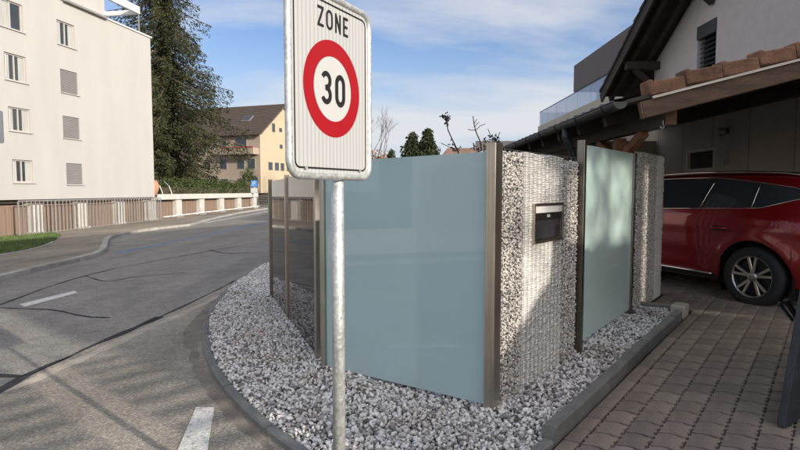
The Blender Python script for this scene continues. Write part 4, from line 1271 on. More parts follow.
# light picket railing before the outer garages
rl2 = thing('white_railing', 'thin white railing in front of the outer garages beyond the building', 'railing', bframe(s_end + .3, .5, gz(s_end)))
m2 = MB()
for zz_ in (.25, .0): 
    pass
m2.bar(bframe(s_end + .3, .5, gz(s_end) + .32), bframe(s_row_end - .3, .5, gz(s_row_end) + .32), .05, .06)
m2.build('rail', 'white', rl2)
for i in range(24):
    s_ = s_end + .5 + (s_row_end - s_end - 1) * i / 23
    m3 = MB(); m3.box(bframe(s_, .5, gz(s_) + .55), (.018, .018, .5), (bu, bn, Zv)); m3.build('picket', 'rail', rl2)

# terrace garden above and behind the garages
m2 = MB()
pA = bframe(s_end + .15, -6.3, 0); pB = bframe(s_row_end, -6.3, 0)
m2.add([(pA.x, pA.y, 1.12), (pB.x, pB.y, 1.12), (pB.x + 3, pB.y + 12, 1.16), (20, 200, 1.3), (-200, 220, 1.3), (-120, 30, 1.1)], [(0, 1, 2, 3, 4, 5)])
m2.add([(bframe(s_end + .15, -.2, 1.14).x, bframe(s_end + .15, -.2, 1.14).y, Z_SOF + .0), (bframe(s_row_end, -.2, 0).x, bframe(s_row_end, -.2, 0).y, Z_SOF + .0), (pB.x, pB.y, 1.13), (pA.x, pA.y, 1.13)], [(0, 1, 2, 3)])
m2.add([(pB.x, pB.y, -.6), (pB.x + 3, pB.y + 12, -.4), (pB.x + 3, pB.y + 12, 1.16), (pB.x, pB.y, 1.12)], [(0, 1, 2, 3)])
tag(m2.build('terrace_lawn', 'soil'), 'raised garden ground behind the garage roofs', kind='structure')

# ------------------------------------------------------------------ foliage builders
def quads_mesh(C, U, Vv):
    n = len(C)
    V = np.stack([C - U - Vv, C + U - Vv, C + U + Vv, C - U + Vv], 1).reshape(-1, 3)
    return V, np.arange(4 * n).reshape(n, 4)
def leaf_cloud(C, size, flat=0.0):
    n = len(C); Rm = rand_rot(n)
    s_ = size * rng.uniform(.6, 1.3, n)
    U = Rm[:, :, 0] * s_[:, None]; Vv = Rm[:, :, 1] * (s_ * .55)[:, None]
    V = np.stack([C - U, C - Vv * .9, C + U, C + Vv * .9], 1).reshape(-1, 3)
    return V, np.arange(4 * n).reshape(n, 4)

def conifer(name, label, base, height, rad, nb, twigs, mat_, droop=.35, irregular=.3, group=None, q=.16, start=.06, ragged=1.0, seed=1):
    r_ = np.random.default_rng(seed)
    t = thing(name, label, 'tree', base, 0, group)
    mt = MB(); b0 = Vector(base)
    mt.tube([b0 + Vector((0, 0, height * f_ - .3)) for f_ in (0, .1, .3, .6, .85, 1.0)], [height * .017, height * .013, height * .010, height * .006, height * .003, .02], 10)
    mt.build('trunk', 'bark', t, smooth=True)
    CC = []; UU = []; VW = []
    lb = MB()
    for i in range(nb):
        f_ = start + (1 - start) * (i / nb) ** 0.92
        h = height * f_
        env = (1 - f_) ** .78 * (1.0 if f_ > .12 else .55 + f_ * 3.7)
        L = rad * env * (1 + irregular * r_.normal() * .5) * (1 if r_.random() > .12 else 1.28) + .25
        L *= min(1, .62 + f_ * 1.15)
        L = max(.3, min(L, rad * 1.2))
        az = i * 2.399963 + r_.uniform(-.3, .3)
        d = np.array([math.cos(az), math.sin(az), 0.])
        sd_ = np.array([-d[1], d[0], 0.])
        n_ = max(4, int(L / .22))
        u = np.linspace(.08, 1, n_)
        dz = -droop * L * (u ** 1.3) + .22 * L * np.maximum(0, u - .55) ** 1.5 * 2 + (.35 * L * u if f_ > .9 else 0)
        P = np.array([b0.x, b0.y, b0.z + h])[None] + d[None] * (u * L)[:, None] + np.array([0, 0, 1.])[None] * dz[:, None]
        if L > 1.0: lb.tube([tuple(P[0]), tuple(P[n_ // 2]), tuple(P[-1])], [.012 * L, .008 * L, .004 * L], 4, cap=False)
        # side twigs: fans of hanging needle sprays
        for k_ in range(n_):
            wdt = (.16 + .34 * math.sin(math.pi * min(1, u[k_] * .9 + .1))) * min(1.5, .55 + L * .28)
            m__ = twigs
            off = r_.uniform(-1, 1, m__)
            hang = r_.uniform(0, 1, m__) ** 1.4 * q * 3.2 * ragged
            C = P[k_][None] + sd_[None] * (off * wdt)[:, None] + d[None] * (r_.uniform(-.12, .18, m__) - .1 * np.abs(off))[:, None]
            C[:, 2] -= hang + np.abs(off) * .12
            ux = sd_[None] * np.sign(off)[:, None] * r_.uniform(.2, .9, m__)[:, None] + d[None] * r_.uniform(.2, .8, m__)[:, None]
            ux = ux + np.array([0, 0, -1.])[None] * r_.uniform(.1, 1.0, m__)[:, None]
            ux /= np.linalg.norm(ux, axis=1)[:, None]
            rn = r_.normal(size=(m__, 3)); vy = np.cross(ux, rn); vy /= np.linalg.norm(vy, axis=1)[:, None] + 1e-9
            sc_ = q * r_.uniform(.6, 1.35, m__)
            CC.append(C); UU.append(ux * sc_[:, None]); VW.append(vy * (sc_ * .30)[:, None])
    C = np.concatenate(CC); U = np.concatenate(UU); Vv = np.concatenate(VW)
    V = np.stack([C - U, C + Vv - U * .1, C + U, C - Vv - U * .1], 1).reshape(-1, 3)
    if lb.v: lb.build('limbs', 'bark', t)
    link('crown', fast_mesh('crown', V, np.arange(len(V)).reshape(-1, 4)), mat_, t)
    return t

def branch_tree(m_, p, d, L, r0, depth, spread=.6, tips=None, r_=random, up=.15):
    p = Vector(p); d = Vector(d).normalized(); pts = [p]; n_ = 4
    for i in range(n_):
        d = (d + Vector((r_.uniform(-1, 1), r_.uniform(-1, 1), r_.uniform(-.6, 1) + up)) * .16).normalized()
        pts.append(pts[-1] + d * L / n_)
    m_.tube(pts, [r0 * (1 - .45 * i / n_) for i in range(n_ + 1)], 6 if r0 > .04 else 4, cap=False)
    if tips is not None and depth <= 1: tips.extend(pts[1:])
    if depth <= 0: return
    kids = r_.randint(2, 4)
    for i in range(kids):
        a = r_.uniform(0, 2 * math.pi); e = d.orthogonal().normalized(); e.rotate(Matrix.Rotation(a, 3, d))
        nd = (d + e * r_.uniform(spread * .5, spread * 1.2) + Vector((0, 0, up))).normalized()
        st = pts[-1] if i < 2 else pts[r_.randint(2, n_)]
        branch_tree(m_, st, nd, L * r_.uniform(.62, .85), r0 * .55, depth - 1, spread, tips, r_, up)

# big spruce behind the garage row
sp = Vector((-26.4, 62, 1.1))
conifer('spruce_tree', 'tall dark shaggy spruce between the white block and the yellow house', sp, 30, 7.5, 310, 15, 'needle', droop=.46, irregular=.95, q=.175, start=.07, ragged=2.2, seed=3)
conifer('spruce_tree', 'lower darker spruce close beside the edge of the white apartment block', (-27.6, 57, 1.1), 15.5, 3.6, 260, 14, 'needle', droop=.36, irregular=.6, q=.17, start=.05, ragged=2.0, seed=8)
# distant firs over the blue panel
conifer('fir_tree', 'left and shorter of the two pointed firs far behind the blue panel', (2.0, 86, 1.0), 9.6, 3.4, 240, 8, 'needle_far', droop=.15, irregular=.25, q=.30, start=.04, seed=4, group='pointed firs far behind the blue panel')
conifer('fir_tree', 'right and taller of the two pointed firs far behind the blue panel', (4.35, 86, 1.0), 10.2, 3.4, 240, 8, 'needle_far', droop=.15, irregular=.25, q=.30, start=.04, seed=5, group='pointed firs far behind the blue panel')
conifer('fir_tree', 'small dark conifer beside the orange bush far behind', (-1.3, 80, .9), 6.6, 2.2, 90, 5, 'needle_far', droop=.1, irregular=.3, q=.30, start=.02, seed=6)

# bare tree
def bare_tree(base, h, label, depth=6, r0=.16, seed=2, matn='twig'):
    t = thing('bare_tree', label, 'tree', base)
    rr = random.Random(seed)
    m1 = MB(); m1.tube([Vector(base), Vector(base) + Vector((0.05, 0, h * .28))], [r0 * 1.2, r0], 8); m1.build('trunk', 'bark', t)
    m1 = MB()
    for i in range(4):
        a = i * 1.7 + rr.uniform(0, .6)
        branch_tree(m1, Vector(base) + Vector((.05, 0, h * .27)), (math.cos(a) * .5, math.sin(a) * .5, 1), h * .26, r0 * .6, depth - 2, .7, None, rr)
    m1.build('branches', matn, t)
bare_tree((-3.3, 68, .8), 10.5, 'leafless brown tree partly hidden by the right edge of the zone sign', seed=5)

def bush(name, label, c, rx, ry, h, n, leaf, matn, cat='bush', group=None, stems=True):
    t = thing(name, label, cat, c, 0, group)
    th = rng.uniform(0, 2 * math.pi, n); rr = rng.uniform(0, 1, n) ** .42; el = rng.uniform(-.1, 1, n)
    lum = 1 + .22 * np.sin(th * 5 + el * 6) + .14 * np.sin(th * 11)
    C = np.stack([c[0] + np.cos(th) * rx * rr * lum * np.sqrt(np.maximum(.05, 1 - el ** 2 * .9)), c[1] + np.sin(th) * ry * rr * lum * np.sqrt(np.maximum(.05, 1 - el ** 2 * .9)), c[2] + (el * .5 + .5) * h * (.75 + .25 * rr) * (1 + .12 * np.sin(th * 4))], 1)
    V, F = leaf_cloud(C, leaf)
    link('foliage', fast_mesh('foliage', V, F), matn, t)
    m1 = MB(); rs = random.Random(n)
    for i in range(5): m1.tube([Vector(c), Vector(c) + Vector((rs.uniform(-.5, .5) * rx, rs.uniform(-.5, .5) * ry, h * .7))], [.04, .015], 5)
    m1.build('stems', 'bark', t)
    return t
bush('bush', 'orange autumn bush just right of the zone sign far behind the blue panel', (-2.8, 62, .6), 1.9, 1.9, 5.2, 1600, .14, 'leaf_autumn')
bush('bush', 'rounded green bush far behind beside the orange one', (.2, 66, .6), 2.0, 1.5, 4.3, 1600, .14, 'leaf')
bush('bush', 'wide green bush far behind, right of the two firs', (7.0, 70, .6), 2.2, 1.5, 4.2, 1600, .15, 'leaf')

# hedge on the terrace above the garages
def hedge(label, a, b_, w_, h, n, leaf, matn='leaf'):
    a = Vector(a); b_ = Vector(b_); d = b_ - a
    t = thing('hedge', label, 'hedge', a)
    u = rng.uniform(0, 1, n); c = rng.uniform(-1, 1, n); z = rng.uniform(0, 1, n) ** .8
    nv = Vector((d.y, -d.x, 0)).normalized()
    hh = h * (1 + .14 * np.sin(u * 31) + .09 * np.sin(u * 83 + 1))
    C = np.stack([a.x + d.x * u + nv.x * c * w_ / 2, a.y + d.y * u + nv.y * c * w_ / 2, a.z + z * hh], 1)
    V, F = leaf_cloud(C, leaf); link('foliage', fast_mesh('foliage', V, F), matn, t)
    m1 = MB(); m1.bar(a + Zv * h * .3, b_ + Zv * h * .3, w_ * .5, h * .5); m1.build('stems', 'bark', t)
hedge('long dark green hedge on the terrace above the outer garages', bframe(bw_s(192), -2.6, 1.1), bframe(s_row_end + 5, -3.5, 1.1), 1.2, 1.35, 9000, .09)
hedge('low hedge beneath the spruce beside the white block', bframe(s_end + 1.5, -5, 1.1), bframe(bw_s(190), -5, 1.1), 1.4, .75, 3500, .09)
bush('bush', 'yellow green shrub standing in front of the beige house wall', (-20.5, 74, 1.1), 1.1, 1.0, 3.4, 900, .12, 'leaf')
# terracotta pot and rails on the garage roof edge
pp = bframe(bw_s(165), -1.2, Z_SOF + .1)
tp = thing('plant_pot', 'round terracotta plant pot at the corner of the garage roof terrace', 'pot', pp)
m1 = MB(); m1.tube([pp, pp + Zv * .1, pp + Zv * .7, pp + Zv * 1.05, pp + Zv * 1.15], [.35, .42, .62, .5, .38], 16); m1.build('pot_body', 'terracotta', tp, smooth=True)
m1 = MB(); m1.tube([pp + Zv * 1.12, pp + Zv * 1.2], [.44, .44], 16); m1.build('rim', 'terracotta', tp)
for i, px in enumerate((160, 171, 180)):
    q0 = bframe(bw_s(px), -.7, Z_SOF + .1)
    m1 = MB(); m1.tube([q0, q0 + Vector((-.25, 0, .75)), q0 + Vector((-.7, .1, 1.15))], .04, 6)
    tag(m1.build('curved_strut', 'rail'), ['curved grey strut left of the terracotta pot', 'curved grey strut right of the terracotta pot', 'curved grey strut under the spruce farther from the pot'][i], 'strut', 'curved struts on the garage terrace')
# parked silver car far behind spruce (only its roof and windows show over the hedge)
pc = bframe(bw_s(190), -9.5, 1.12)
pcar = thing('parked_car', 'silver car parked behind the hedge under the spruce', 'car', pc)
m1 = MB(); prof = [(-2.1, .3), (-2.15, .8), (-1.6, .95), (-.9, 1.4), (.7, 1.42), (1.3, 1.0), (2.1, .85), (2.15, .3)]
m1.prism([(x, z) for x, z in prof], -.85, .85, (pc, bu, Zv, -bn)); m1.build('body', 'rail', pcar)
m1 = MB(); m1.prism([(-1.35, 1.0), (-.85, 1.34), (.62, 1.35), (1.1, 1.0)], -.86, .86, (pc, bu, Zv, -bn)); m1.build('windows', 'dark_glass', pcar)
for sx in (-1.3, 1.3):
    for sg in (-.8, .8):
        m1 = MB(); c = pc + bu * sx + bn * sg + Zv * .32; m1.tube([c - bn * .1, c + bn * .1], .32, 18); m1.build('wheel', 'rubber', pcar)

# small blue sign and wire fence at the end of the garage row
ps = at_depth(254.5, 187, 57)
t = thing('blue_square_sign', 'small blue square sign on a pole at the end of the garage row', 'road sign', (ps.x, ps.y, ground(ps.x, ps.y)))
m1 = MB(); m1.tube([(ps.x, ps.y + .04, ground(ps.x, ps.y)), (ps.x, ps.y + .04, ps.z + .7)], .045, 8); m1.build('pole', 'galv', t)
m1 = MB(); m1.box((ps.x - .05, ps.y, ps.z + .35), (.62, .03, .66), None, .01); m1.build('plate', 'sign_blue', t)
m1 = MB(); m1.box((ps.x - .05, ps.y, ps.z - .35), (.7, .03, .5), None, .01); m1.build('lower_plate', 'sign_plain', t)
m1 = MB()
for dx_, dz_, w_, h_ in ((-.10, .35, .08, .42), (.03, .52, .20, .07), (.03, .36, .20, .07), (.11, .44, .07, .10)): m1.box((ps.x - .05 + dx_, ps.y - .02, ps.z + dz_), (w_, .006, h_))
m1.build('letter_p', 'sign_plain', t)
wa = bframe(s_row_end + .4, -.5, 0); t = thing('wire_fence', 'grey wire fence where the garage row ends by the hedge', 'fence', (wa.x, wa.y, ground(wa.x, wa.y)))
m1 = MB(); m2 = MB()
for i in range(5):
    x = wa.x + i * 1.5; y = wa.y + i * 1.2; z = ground(x, y)
    m3 = MB(); m3.tube([(x, y, z), (x, y, z + 1.5)], .04, 6); m3.build('fence_post', 'rail', t)
for i in range(60):
    x = wa.x + i * .1; y = wa.y + i * .08; z = ground(x, y); m2.bar((x, y, z + .05), (x, y, z + 1.42), .012, .012, up=(1, 0, 0))
for j in range(8): m2.bar((wa.x, wa.y, ground(wa.x, wa.y) + .1 + j * .19), (wa.x + 6, wa.y + 4.8, ground(wa.x + 6, wa.y) + .1 + j * .19), .012, .012)
o = m2.build('wire_mesh', 'rail', t); o['kind'] = 'stuff'
hedge('dense hedge across the far end of the street', (-14.5, 66, -.3), (-3, 76, 0), 1.6, 2.4, 7000, .13)

# grass patch by the railing
gp = [on_ground(*p) for p in [(-60, 268), (0, 258), (12, 256), (22, 254.5), (40, 250), (52, 244.5), (62, 237.5), (48, 233.5), (30, 234), (8, 239), (-20, 242), (-60, 250)]]
bm = bmesh.new(); vv = [bm.verts.new((p.x, p.y, ground(p.x, p.y) + .108)) for p in gp]; ee = [bm.edges.new((vv[i], vv[(i + 1) % len(vv)])) for i in range(len(vv))]
bmesh.ops.triangle_fill(bm, use_beauty=True, edges=ee, normal=Zv); me = bpy.data.meshes.new('verge_soil'); bm.to_mesh(me); bm.free()
tag(link('verge_soil', me, 'soil'), 'soil under the grass verge by the railing', kind='structure')
gpa = np.array([(p.x, p.y) for p in gp]); n = 60000
gx = rng.uniform(gpa[:, 0].min(), gpa[:, 0].max(), n); gy = rng.uniform(gpa[:, 1].min(), gpa[:, 1].max(), n)
kk = in_poly(gx, gy, [tuple(p) for p in gpa]); gx = gx[kk]; gy = gy[kk]; n = len(gx)
gz_ = gv(gx, gy) + .105; ang = rng.uniform(0, 6.28, n); hgt = rng.uniform(.05, .14, n)
A = np.stack([gx, gy, gz_], 1); w3 = np.stack([np.cos(ang) * .018, np.sin(ang) * .018, np.zeros(n)], 1); tip = A + np.stack([rng.uniform(-.05, .05, n), rng.uniform(-.05, .05, n), hgt], 1)
V = np.stack([A - w3, A + w3, tip], 1).reshape(-1, 3)
tag(link('grass', fast_mesh('grass', V, np.arange(3 * n).reshape(n, 3)), 'grass'), 'green grass verge by the picket railing at the left edge', 'grass', kind='stuff')
ge = thing('verge_edging', 'low pale stones edging the curved grass verge', 'kerb', gp[0])
kerb_pieces(resample(smooth_path(gp[0:6], 1), .2), .1, .14, .0, .8, 'kerb_light', ge, name='edging_stone', side=1)

# ------------------------------------------------------------------ yellow house
hc = Vector((-20.9, 82, 1.1))                     # near corner, between long side and gable
hl = Vector((-.94, .34, 0)).normalized(); hg = Vector((.34, .94, 0)).normalized()   # along long side / along gable
EV = at_depth(262, 131, 82).z; GW = 12.5; LL = 17.0
nL = Vector((-hg.x, -hg.y, 0)); nG = -hl
house = thing('yellow_house', 'yellow gabled house with dark tiled roof and balcony side toned down to beige for shade beyond the spruce', 'house', hc)
RH = at_depth(288, 104, (hc + hg * GW / 2).y).z - .25
m1 = MB()
def hp(l_, g__, z): p = hc + hl * l_ + hg * g__; return Vector((p.x, p.y, z))
m1.add([hp(0, 0, .5), hp(0, GW, .5), hp(0, GW, EV), hp(0, GW / 2, RH - .25), hp(0, 0, EV)], [(0, 1, 2, 3, 4)])
m1.add([hp(LL, 0, .5), hp(LL, GW, .5), hp(LL, GW, EV), hp(LL, GW / 2, RH - .25), hp(LL, 0, EV)], [(4, 3, 2, 1, 0)])
m1.add([hp(0, GW, .5), hp(LL, GW, .5), hp(LL, GW, EV), hp(0, GW, EV)], [(0, 1, 2, 3)])
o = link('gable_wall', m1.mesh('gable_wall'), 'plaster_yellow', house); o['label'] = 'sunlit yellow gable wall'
m1 = MB(); m1.add([hp(0, 0, .5), hp(LL, 0, .5), hp(LL, 0, EV), hp(0, 0, EV)], [(3, 2, 1, 0)]); o = link('long_wall', m1.mesh('long_wall'), 'plaster_beige', house); o['label'] = 'long wall with balconies, its shade painted in as a duller beige'  # shade of the side turned from the sun put into duller plaster
# roof
m1 = MB(); oh = .8; pitch_h = (RH - EV) / (GW / 2)
for sgn in (0, 1):
    g_lo = -oh if sgn == 0 else GW + oh
    zl = EV - oh * pitch_h
    for th_ in (0,):
        a = hp(-oh, g_lo, zl); b_ = hp(LL + oh, g_lo, zl); c = hp(LL + oh, GW / 2, RH); d = hp(-oh, GW / 2, RH)
        up = Zv * .25
        m1.add([a, b_, c, d, a + up, b_ + up, c + up, d + up], [(0, 1, 2, 3), (7, 6, 5, 4), (0, 4, 5, 1), (1, 5, 6, 2), (0, 3, 7, 4)])
rf = m1.build('roof', 'roof_brown', house)
m1 = MB()
for i in range(24):     # courses of tiles
    f_ = (i + .5) / 24; z = EV - oh * pitch_h + (RH - EV + oh * pitch_h) * f_ + .27; g__ = -oh + (GW / 2 + oh) * f_
    m1.bar(hp(-oh, g__, z), hp(LL + oh, g__, z), .1, .05)
o = m1.build('tile_courses', 'roof_brown', rf, world=False); o['kind'] = 'stuff'
m1 = MB(); f_ = .42; z = EV + (RH - EV) * f_ + .42; g__ = GW / 2 * f_; m1.box(hp(4.0, g__, z), (1.2, 1.3, .12), (hl, (hg + Zv * pitch_h).normalized(), (Zv - hg * pitch_h).normalized())); m1.build('skylight', 'dark_glass', rf, world=False)
m1 = MB(); m1.box(hp(4.0, g__, z - .05), (1.45, 1.55, .12), (hl, (hg + Zv * pitch_h).normalized(), (Zv - hg * pitch_h).normalized())); m1.build('skylight_frame', 'rail', rf, world=False)
def house_window(l_, z, w_, h_, side, pname='window', dark=True):
    m1 = MB(); m2 = MB()
    if side == 'L': c = hp(l_, -.02, z); ax3 = (hl, -hg, Zv)
    else: c = hp(-.0, l_, z) - hl * .02; ax3 = (hg, -hl, Zv)
    m1.box(c, (w_ + .08, .07, h_ + .08), ax3); o = m1.build(pname, 'win_frame', house)
    m2.box(c + ax3[1] * .03, (w_, .05, h_), ax3); m2.build('pane', 'dark_glass', o, world=False)
def hz_of(py): return at_depth(250, py, 82.5).z
r1, r2, r3 = hz_of(142.7), hz_of(163.5), hz_of(182)
for l_, z, w_, h_ in [(3.3, r1, 1.9, 1.7), (6.6, r1, 1.3, 1.8), (9.6, r1, 1.1, 1.3), (1.5, r2, 1.2, 1.5), (3.4, r2, 1.2, 1.5), (6.6, r2, 1.2, 1.5), (9.6, r2, 1.1, 1.4), (13, r2, 1.2, 1.4), (13, r1, 1.2, 1.4),
                      (1.0, r3, 1.0, 1.5), (3.3, r3, 1.3, 1.1), (6.4, r3, 1.3, 1.0), (8.4, r3 - .1, 1.1, 1.7), (12, r3, 1.2, 1.1)]:
    house_window(l_, z, w_, h_, 'L')
for l_, z, w_, h_ in [(3.6, hz_of(125.5), .8, 1.3), (5.6, hz_of(126.5), .8, .6), (5.7, hz_of(144), .8, .6), (2.6, r2 - .3, 1.1, 1.2), (4.4, r2 - .3, 1.1, 1.2), (6.0, r2 - .3, 1.0, 1.2), (7.8, r2 - .3, 1.0, 1.2)]:
    house_window(l_, z, w_, h_, 'G')
m1 = MB(); bzb = hz_of(151.5)
m1.box(hp(3.2, -.75, bzb), (6.0, 1.5, .95), (hl, -hg, Zv)); m1.build('balcony', 'plaster_beige', house)
m1 = MB(); m1.box(hp(3.2, -1.45, bzb + .58), (5.9, .25, .2), (hl, -hg, Zv)); m1.build('balcony_flowers', 'red_awning', house)

# small brown roof behind the fence
t = thing('low_house', 'low far house whose brown tiled roof shows over the blue panel', 'house', (7.2, 55, .5))
c0 = Vector((7.0, 52, 0))
m1 = MB(); m1.box(c0 + Zv * 1.9, (7.0, 8, 3.2)); m1.build('wall', 'plaster_beige', t)
m1 = MB(); rz = at_depth(470, 148, 52).z
x0_, x1_ = c0.x - 4.0, c0.x + 4.0
m1.add([(x0_, 47, 3.35), (x1_, 47, 3.35), (x1_ - 1.5, 52, rz), (x0_ + 1.5, 52, rz), (x0_, 57, 3.35), (x1_, 57, 3.35)], [(0, 1, 2, 3), (3, 2, 5, 4), (0, 3, 4), (1, 5, 2), (0, 4, 5, 1)])
m1.build('roof', 'far_roof', t)

# rose stems behind the blue panel
def rose(base_px, pts_px, Y, leafpts, label):
    P = [at_depth(x, y, Y) for x, y in pts_px[0]]
    b0 = Vector((P[0].x + .05, Y, ground(P[0].x, Y)))
    t = thing('rose_bush', label, 'plant', b0, 0, 'rose stems behind the blue panel')
    m1 = MB()
    main = [b0, (b0 + P[0]) / 2 + Vector((.03, .02, 0))] + P
    m1.tube(main, [.012] * 2 + [.009 - .004 * i / len(P) for i in range(len(P))], 6)
    for br in pts_px[1:]: m1.tube([at_depth(x, y, Y + random.uniform(-.04, .04)) for x, y in br], .0042, 5)
    m1.build('stem', 'twig', t)
    C = []
    for (x, y, n_, sp) in leafpts:
        c = at_depth(x, y, Y)
        for _ in range(n_): C.append([c.x + random.gauss(0, sp), c.y + random.gauss(0, sp), c.z + random.gauss(0, sp)])
    V, F = leaf_cloud(np.array(C), .022); link('leaves', fast_mesh('leaves', V, F), 'rose_leaf', t)
rose(None, [[(460, 165), (458, 151), (452, 139), (448, 130), (446, 120), (445, 117)], [(457, 149), (449, 147), (441, 143)], [(458, 151), (455, 147), (454, 144)], [(457, 150), (461, 146)], [(446, 122), (448, 118)], [(446, 121), (443, 118)]], 6.4,
     [(445.5, 117, 22, .022), (446, 123, 12, .015), (448.5, 118, 8, .012), (454, 148, 16, .03), (456, 151, 14, .03), (443, 117, 6, .012)], 'rose stem with one dark drooping bloom at its top')
rose(None, [[(482, 165), (481.5, 150), (480, 141), (476, 132), (474, 124), (473, 116)], [(475, 131), (480, 126), (485, 124)], [(475, 130), (470, 130), (468, 129)], [(474, 124), (477, 119)], [(474, 127), (479, 122)]], 6.6,
     [(481, 148, 18, .03), (474, 146, 16, .03), (486, 140, 10, .02), (487, 147, 10, .03)], 'tallest bare forked rose stem near the steel post')
rose(None, [[(496, 165), (496, 152), (496, 143), (497, 138)], [(496, 142), (500, 132)], [(496, 141), (490, 134), (488, 129)], [(496, 146), (491, 139)]], 6.3,
     [(496, 140, 26, .022), (497, 143, 12, .016), (491, 136, 8, .015), (490, 149, 10, .03)], 'short leafy rose twig above the steel post')

# ------------------------------------------------------------------ house on the right with carport
XW = 6.8
hr = thing('grey_house', 'light grey plastered house with steep dark timber roof overhang behind the carport', 'house', (XW, 14.8, ground(7, 14)))
Yc = 14.8; eave_z = 4.3; pit = math.tan(R(30)); Yeave = 16.0; Yr = 9.0; RZ = eave_z + (Yeave - Yr) * pit
def roof_under(y): return RZ - abs(y - Yr) * pit
Ys = 2 * Yr - Yc
m1 = MB()
wy0, wy1 = 11.95, 12.70
wz1 = at_side(692, 31, XW).z; wz0 = wz1 - 1.25
def wpt(y, z): return (XW, y, z)
zc1 = roof_under(Yc) - .05
# wall: cells round the shuttered window and the carport window
def ywall(ylist, zlist, holes, topf):
    for a, b_ in zip(ylist[:-1], ylist[1:]):
        for c, d in zip(zlist[:-1], zlist[1:]):
            my, mz_ = (a + b_) / 2, (c + d) / 2
            if any(h[0] < my < h[1] and h[2] < mz_ < h[3] for h in holes): continue
            za_, zb2 = (d, d) if d < zlist[-1] else (topf(a), topf(b_))
            m1.add([wpt(a, c), wpt(b_, c), wpt(b_, zb2), wpt(a, za_)], [(0, 1, 2, 3)])
yl = [Ys, Yr, wy0, wy1, Yc]
ywall(yl, [3.4, wz0, wz1, 99], [(wy0, wy1, wz0, wz1)], lambda y: roof_under(y) - .03)
for (a, b_, c, d) in ((XW, XW + 9, Ys, Ys), (XW, XW + 9, Yc, Yc)):
    m1.add([(a, c, -.5), (b_, c, -.5), (b_, c, zc1), (a, c, zc1)], [(0, 1, 2, 3)])
m1.add([(XW + 9, Ys, -.5), (XW + 9, Yc, -.5), (XW + 9, Yc, zc1), (XW + 9, Yr, RZ - .1), (XW + 9, Ys, zc1)], [(0, 1, 2, 3, 4)])
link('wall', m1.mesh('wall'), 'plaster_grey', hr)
# garage wall below the carport roof
iw0 = at_side(715, 160, XW).y; iw1 = at_side(686, 160, XW).y; iz1 = at_side(700, 149, XW).z; iz0 = at_side(700, 171, XW).z
m1 = MB(); yl = [Ys, iw0, iw1, Yc]; zl = [-.3, iz0, iz1, 3.4]
for a, b_ in zip(yl[:-1], yl[1:]):
    for c, d in zip(zl[:-1], zl[1:]):
        if a == iw0 and c == iz0: continue
        m1.add([wpt(a, c), wpt(b_, c), wpt(b_, d), wpt(a, d)], [(0, 1, 2, 3)])
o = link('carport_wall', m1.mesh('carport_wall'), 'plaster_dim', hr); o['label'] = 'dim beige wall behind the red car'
m1 = MB(); yy = Ys
while yy < Yc: m1.box((XW - .001, yy, 1.6), (.006, .006, 3.4)); yy += 1.25
m1.build('panel_joint', 'dark_wood', hr)
w_ = MB(); w_.box((XW + .08, (iw0 + iw1) / 2, (iz0 + iz1) / 2), (.02, iw1 - iw0, iz1 - iz0)); cw = w_.build('garage_window', 'dark_glass', hr)
w_ = MB()
for yy, zz_, sy, szz in ((iw1 - .04, (iz0 + iz1) / 2, .08, iz1 - iz0), (iw0 + .04, (iz0 + iz1) / 2, .08, iz1 - iz0), ((iw0 + iw1) / 2, iz1 - .03, iw1 - iw0 - .16, .06), ((iw0 + iw1) / 2, iz0 + .03, iw1 - iw0 - .16, .06)): w_.box((XW + .03, yy, zz_), (.07, sy, szz))
w_.build('frame', 'drip', cw, world=False)
# shuttered window
w_ = MB()
for (a, b_, c, d) in ((wy0, wy0, wz0, wz1), (wy1, wy1, wz0, wz1)): w_.add([(XW, a, c), (XW + .2, a, c), (XW + .2, a, d), (XW, a, d)], [(0, 1, 2, 3)])
w_.add([(XW, wy0, wz1), (XW, wy1, wz1), (XW + .2, wy1, wz1), (XW + .2, wy0, wz1)], [(0, 1, 2, 3)])
sw = w_.build('window', 'plaster_grey', hr)
w_ = MB(); w_.box((XW + .03, (wy0 + wy1) / 2, wz1 - .14), (.1, wy1 - wy0 + .01, .29)); w_.build('shutter_box', 'shutter', sw, world=False)
w_ = MB(); w_.box((XW + .17, (wy0 + wy1) / 2, (wz0 + wz1) / 2), (.01, wy1 - wy0, wz1 - wz0)); w_.build('pane', 'dark_glass', sw, world=False)
for i in range(9):
    z = wz1 - .36 - i * .105
    w_ = MB(); w_.box((XW + .08, (wy0 + wy1) / 2, z), (.09, wy1 - wy0 - .06, .012), (Vector((.8, 0, .6)), Vector((0, 1, 0)), Vector((-.6, 0, .8)))); w_.build('louvre_slat', 'shutter', sw, world=False)
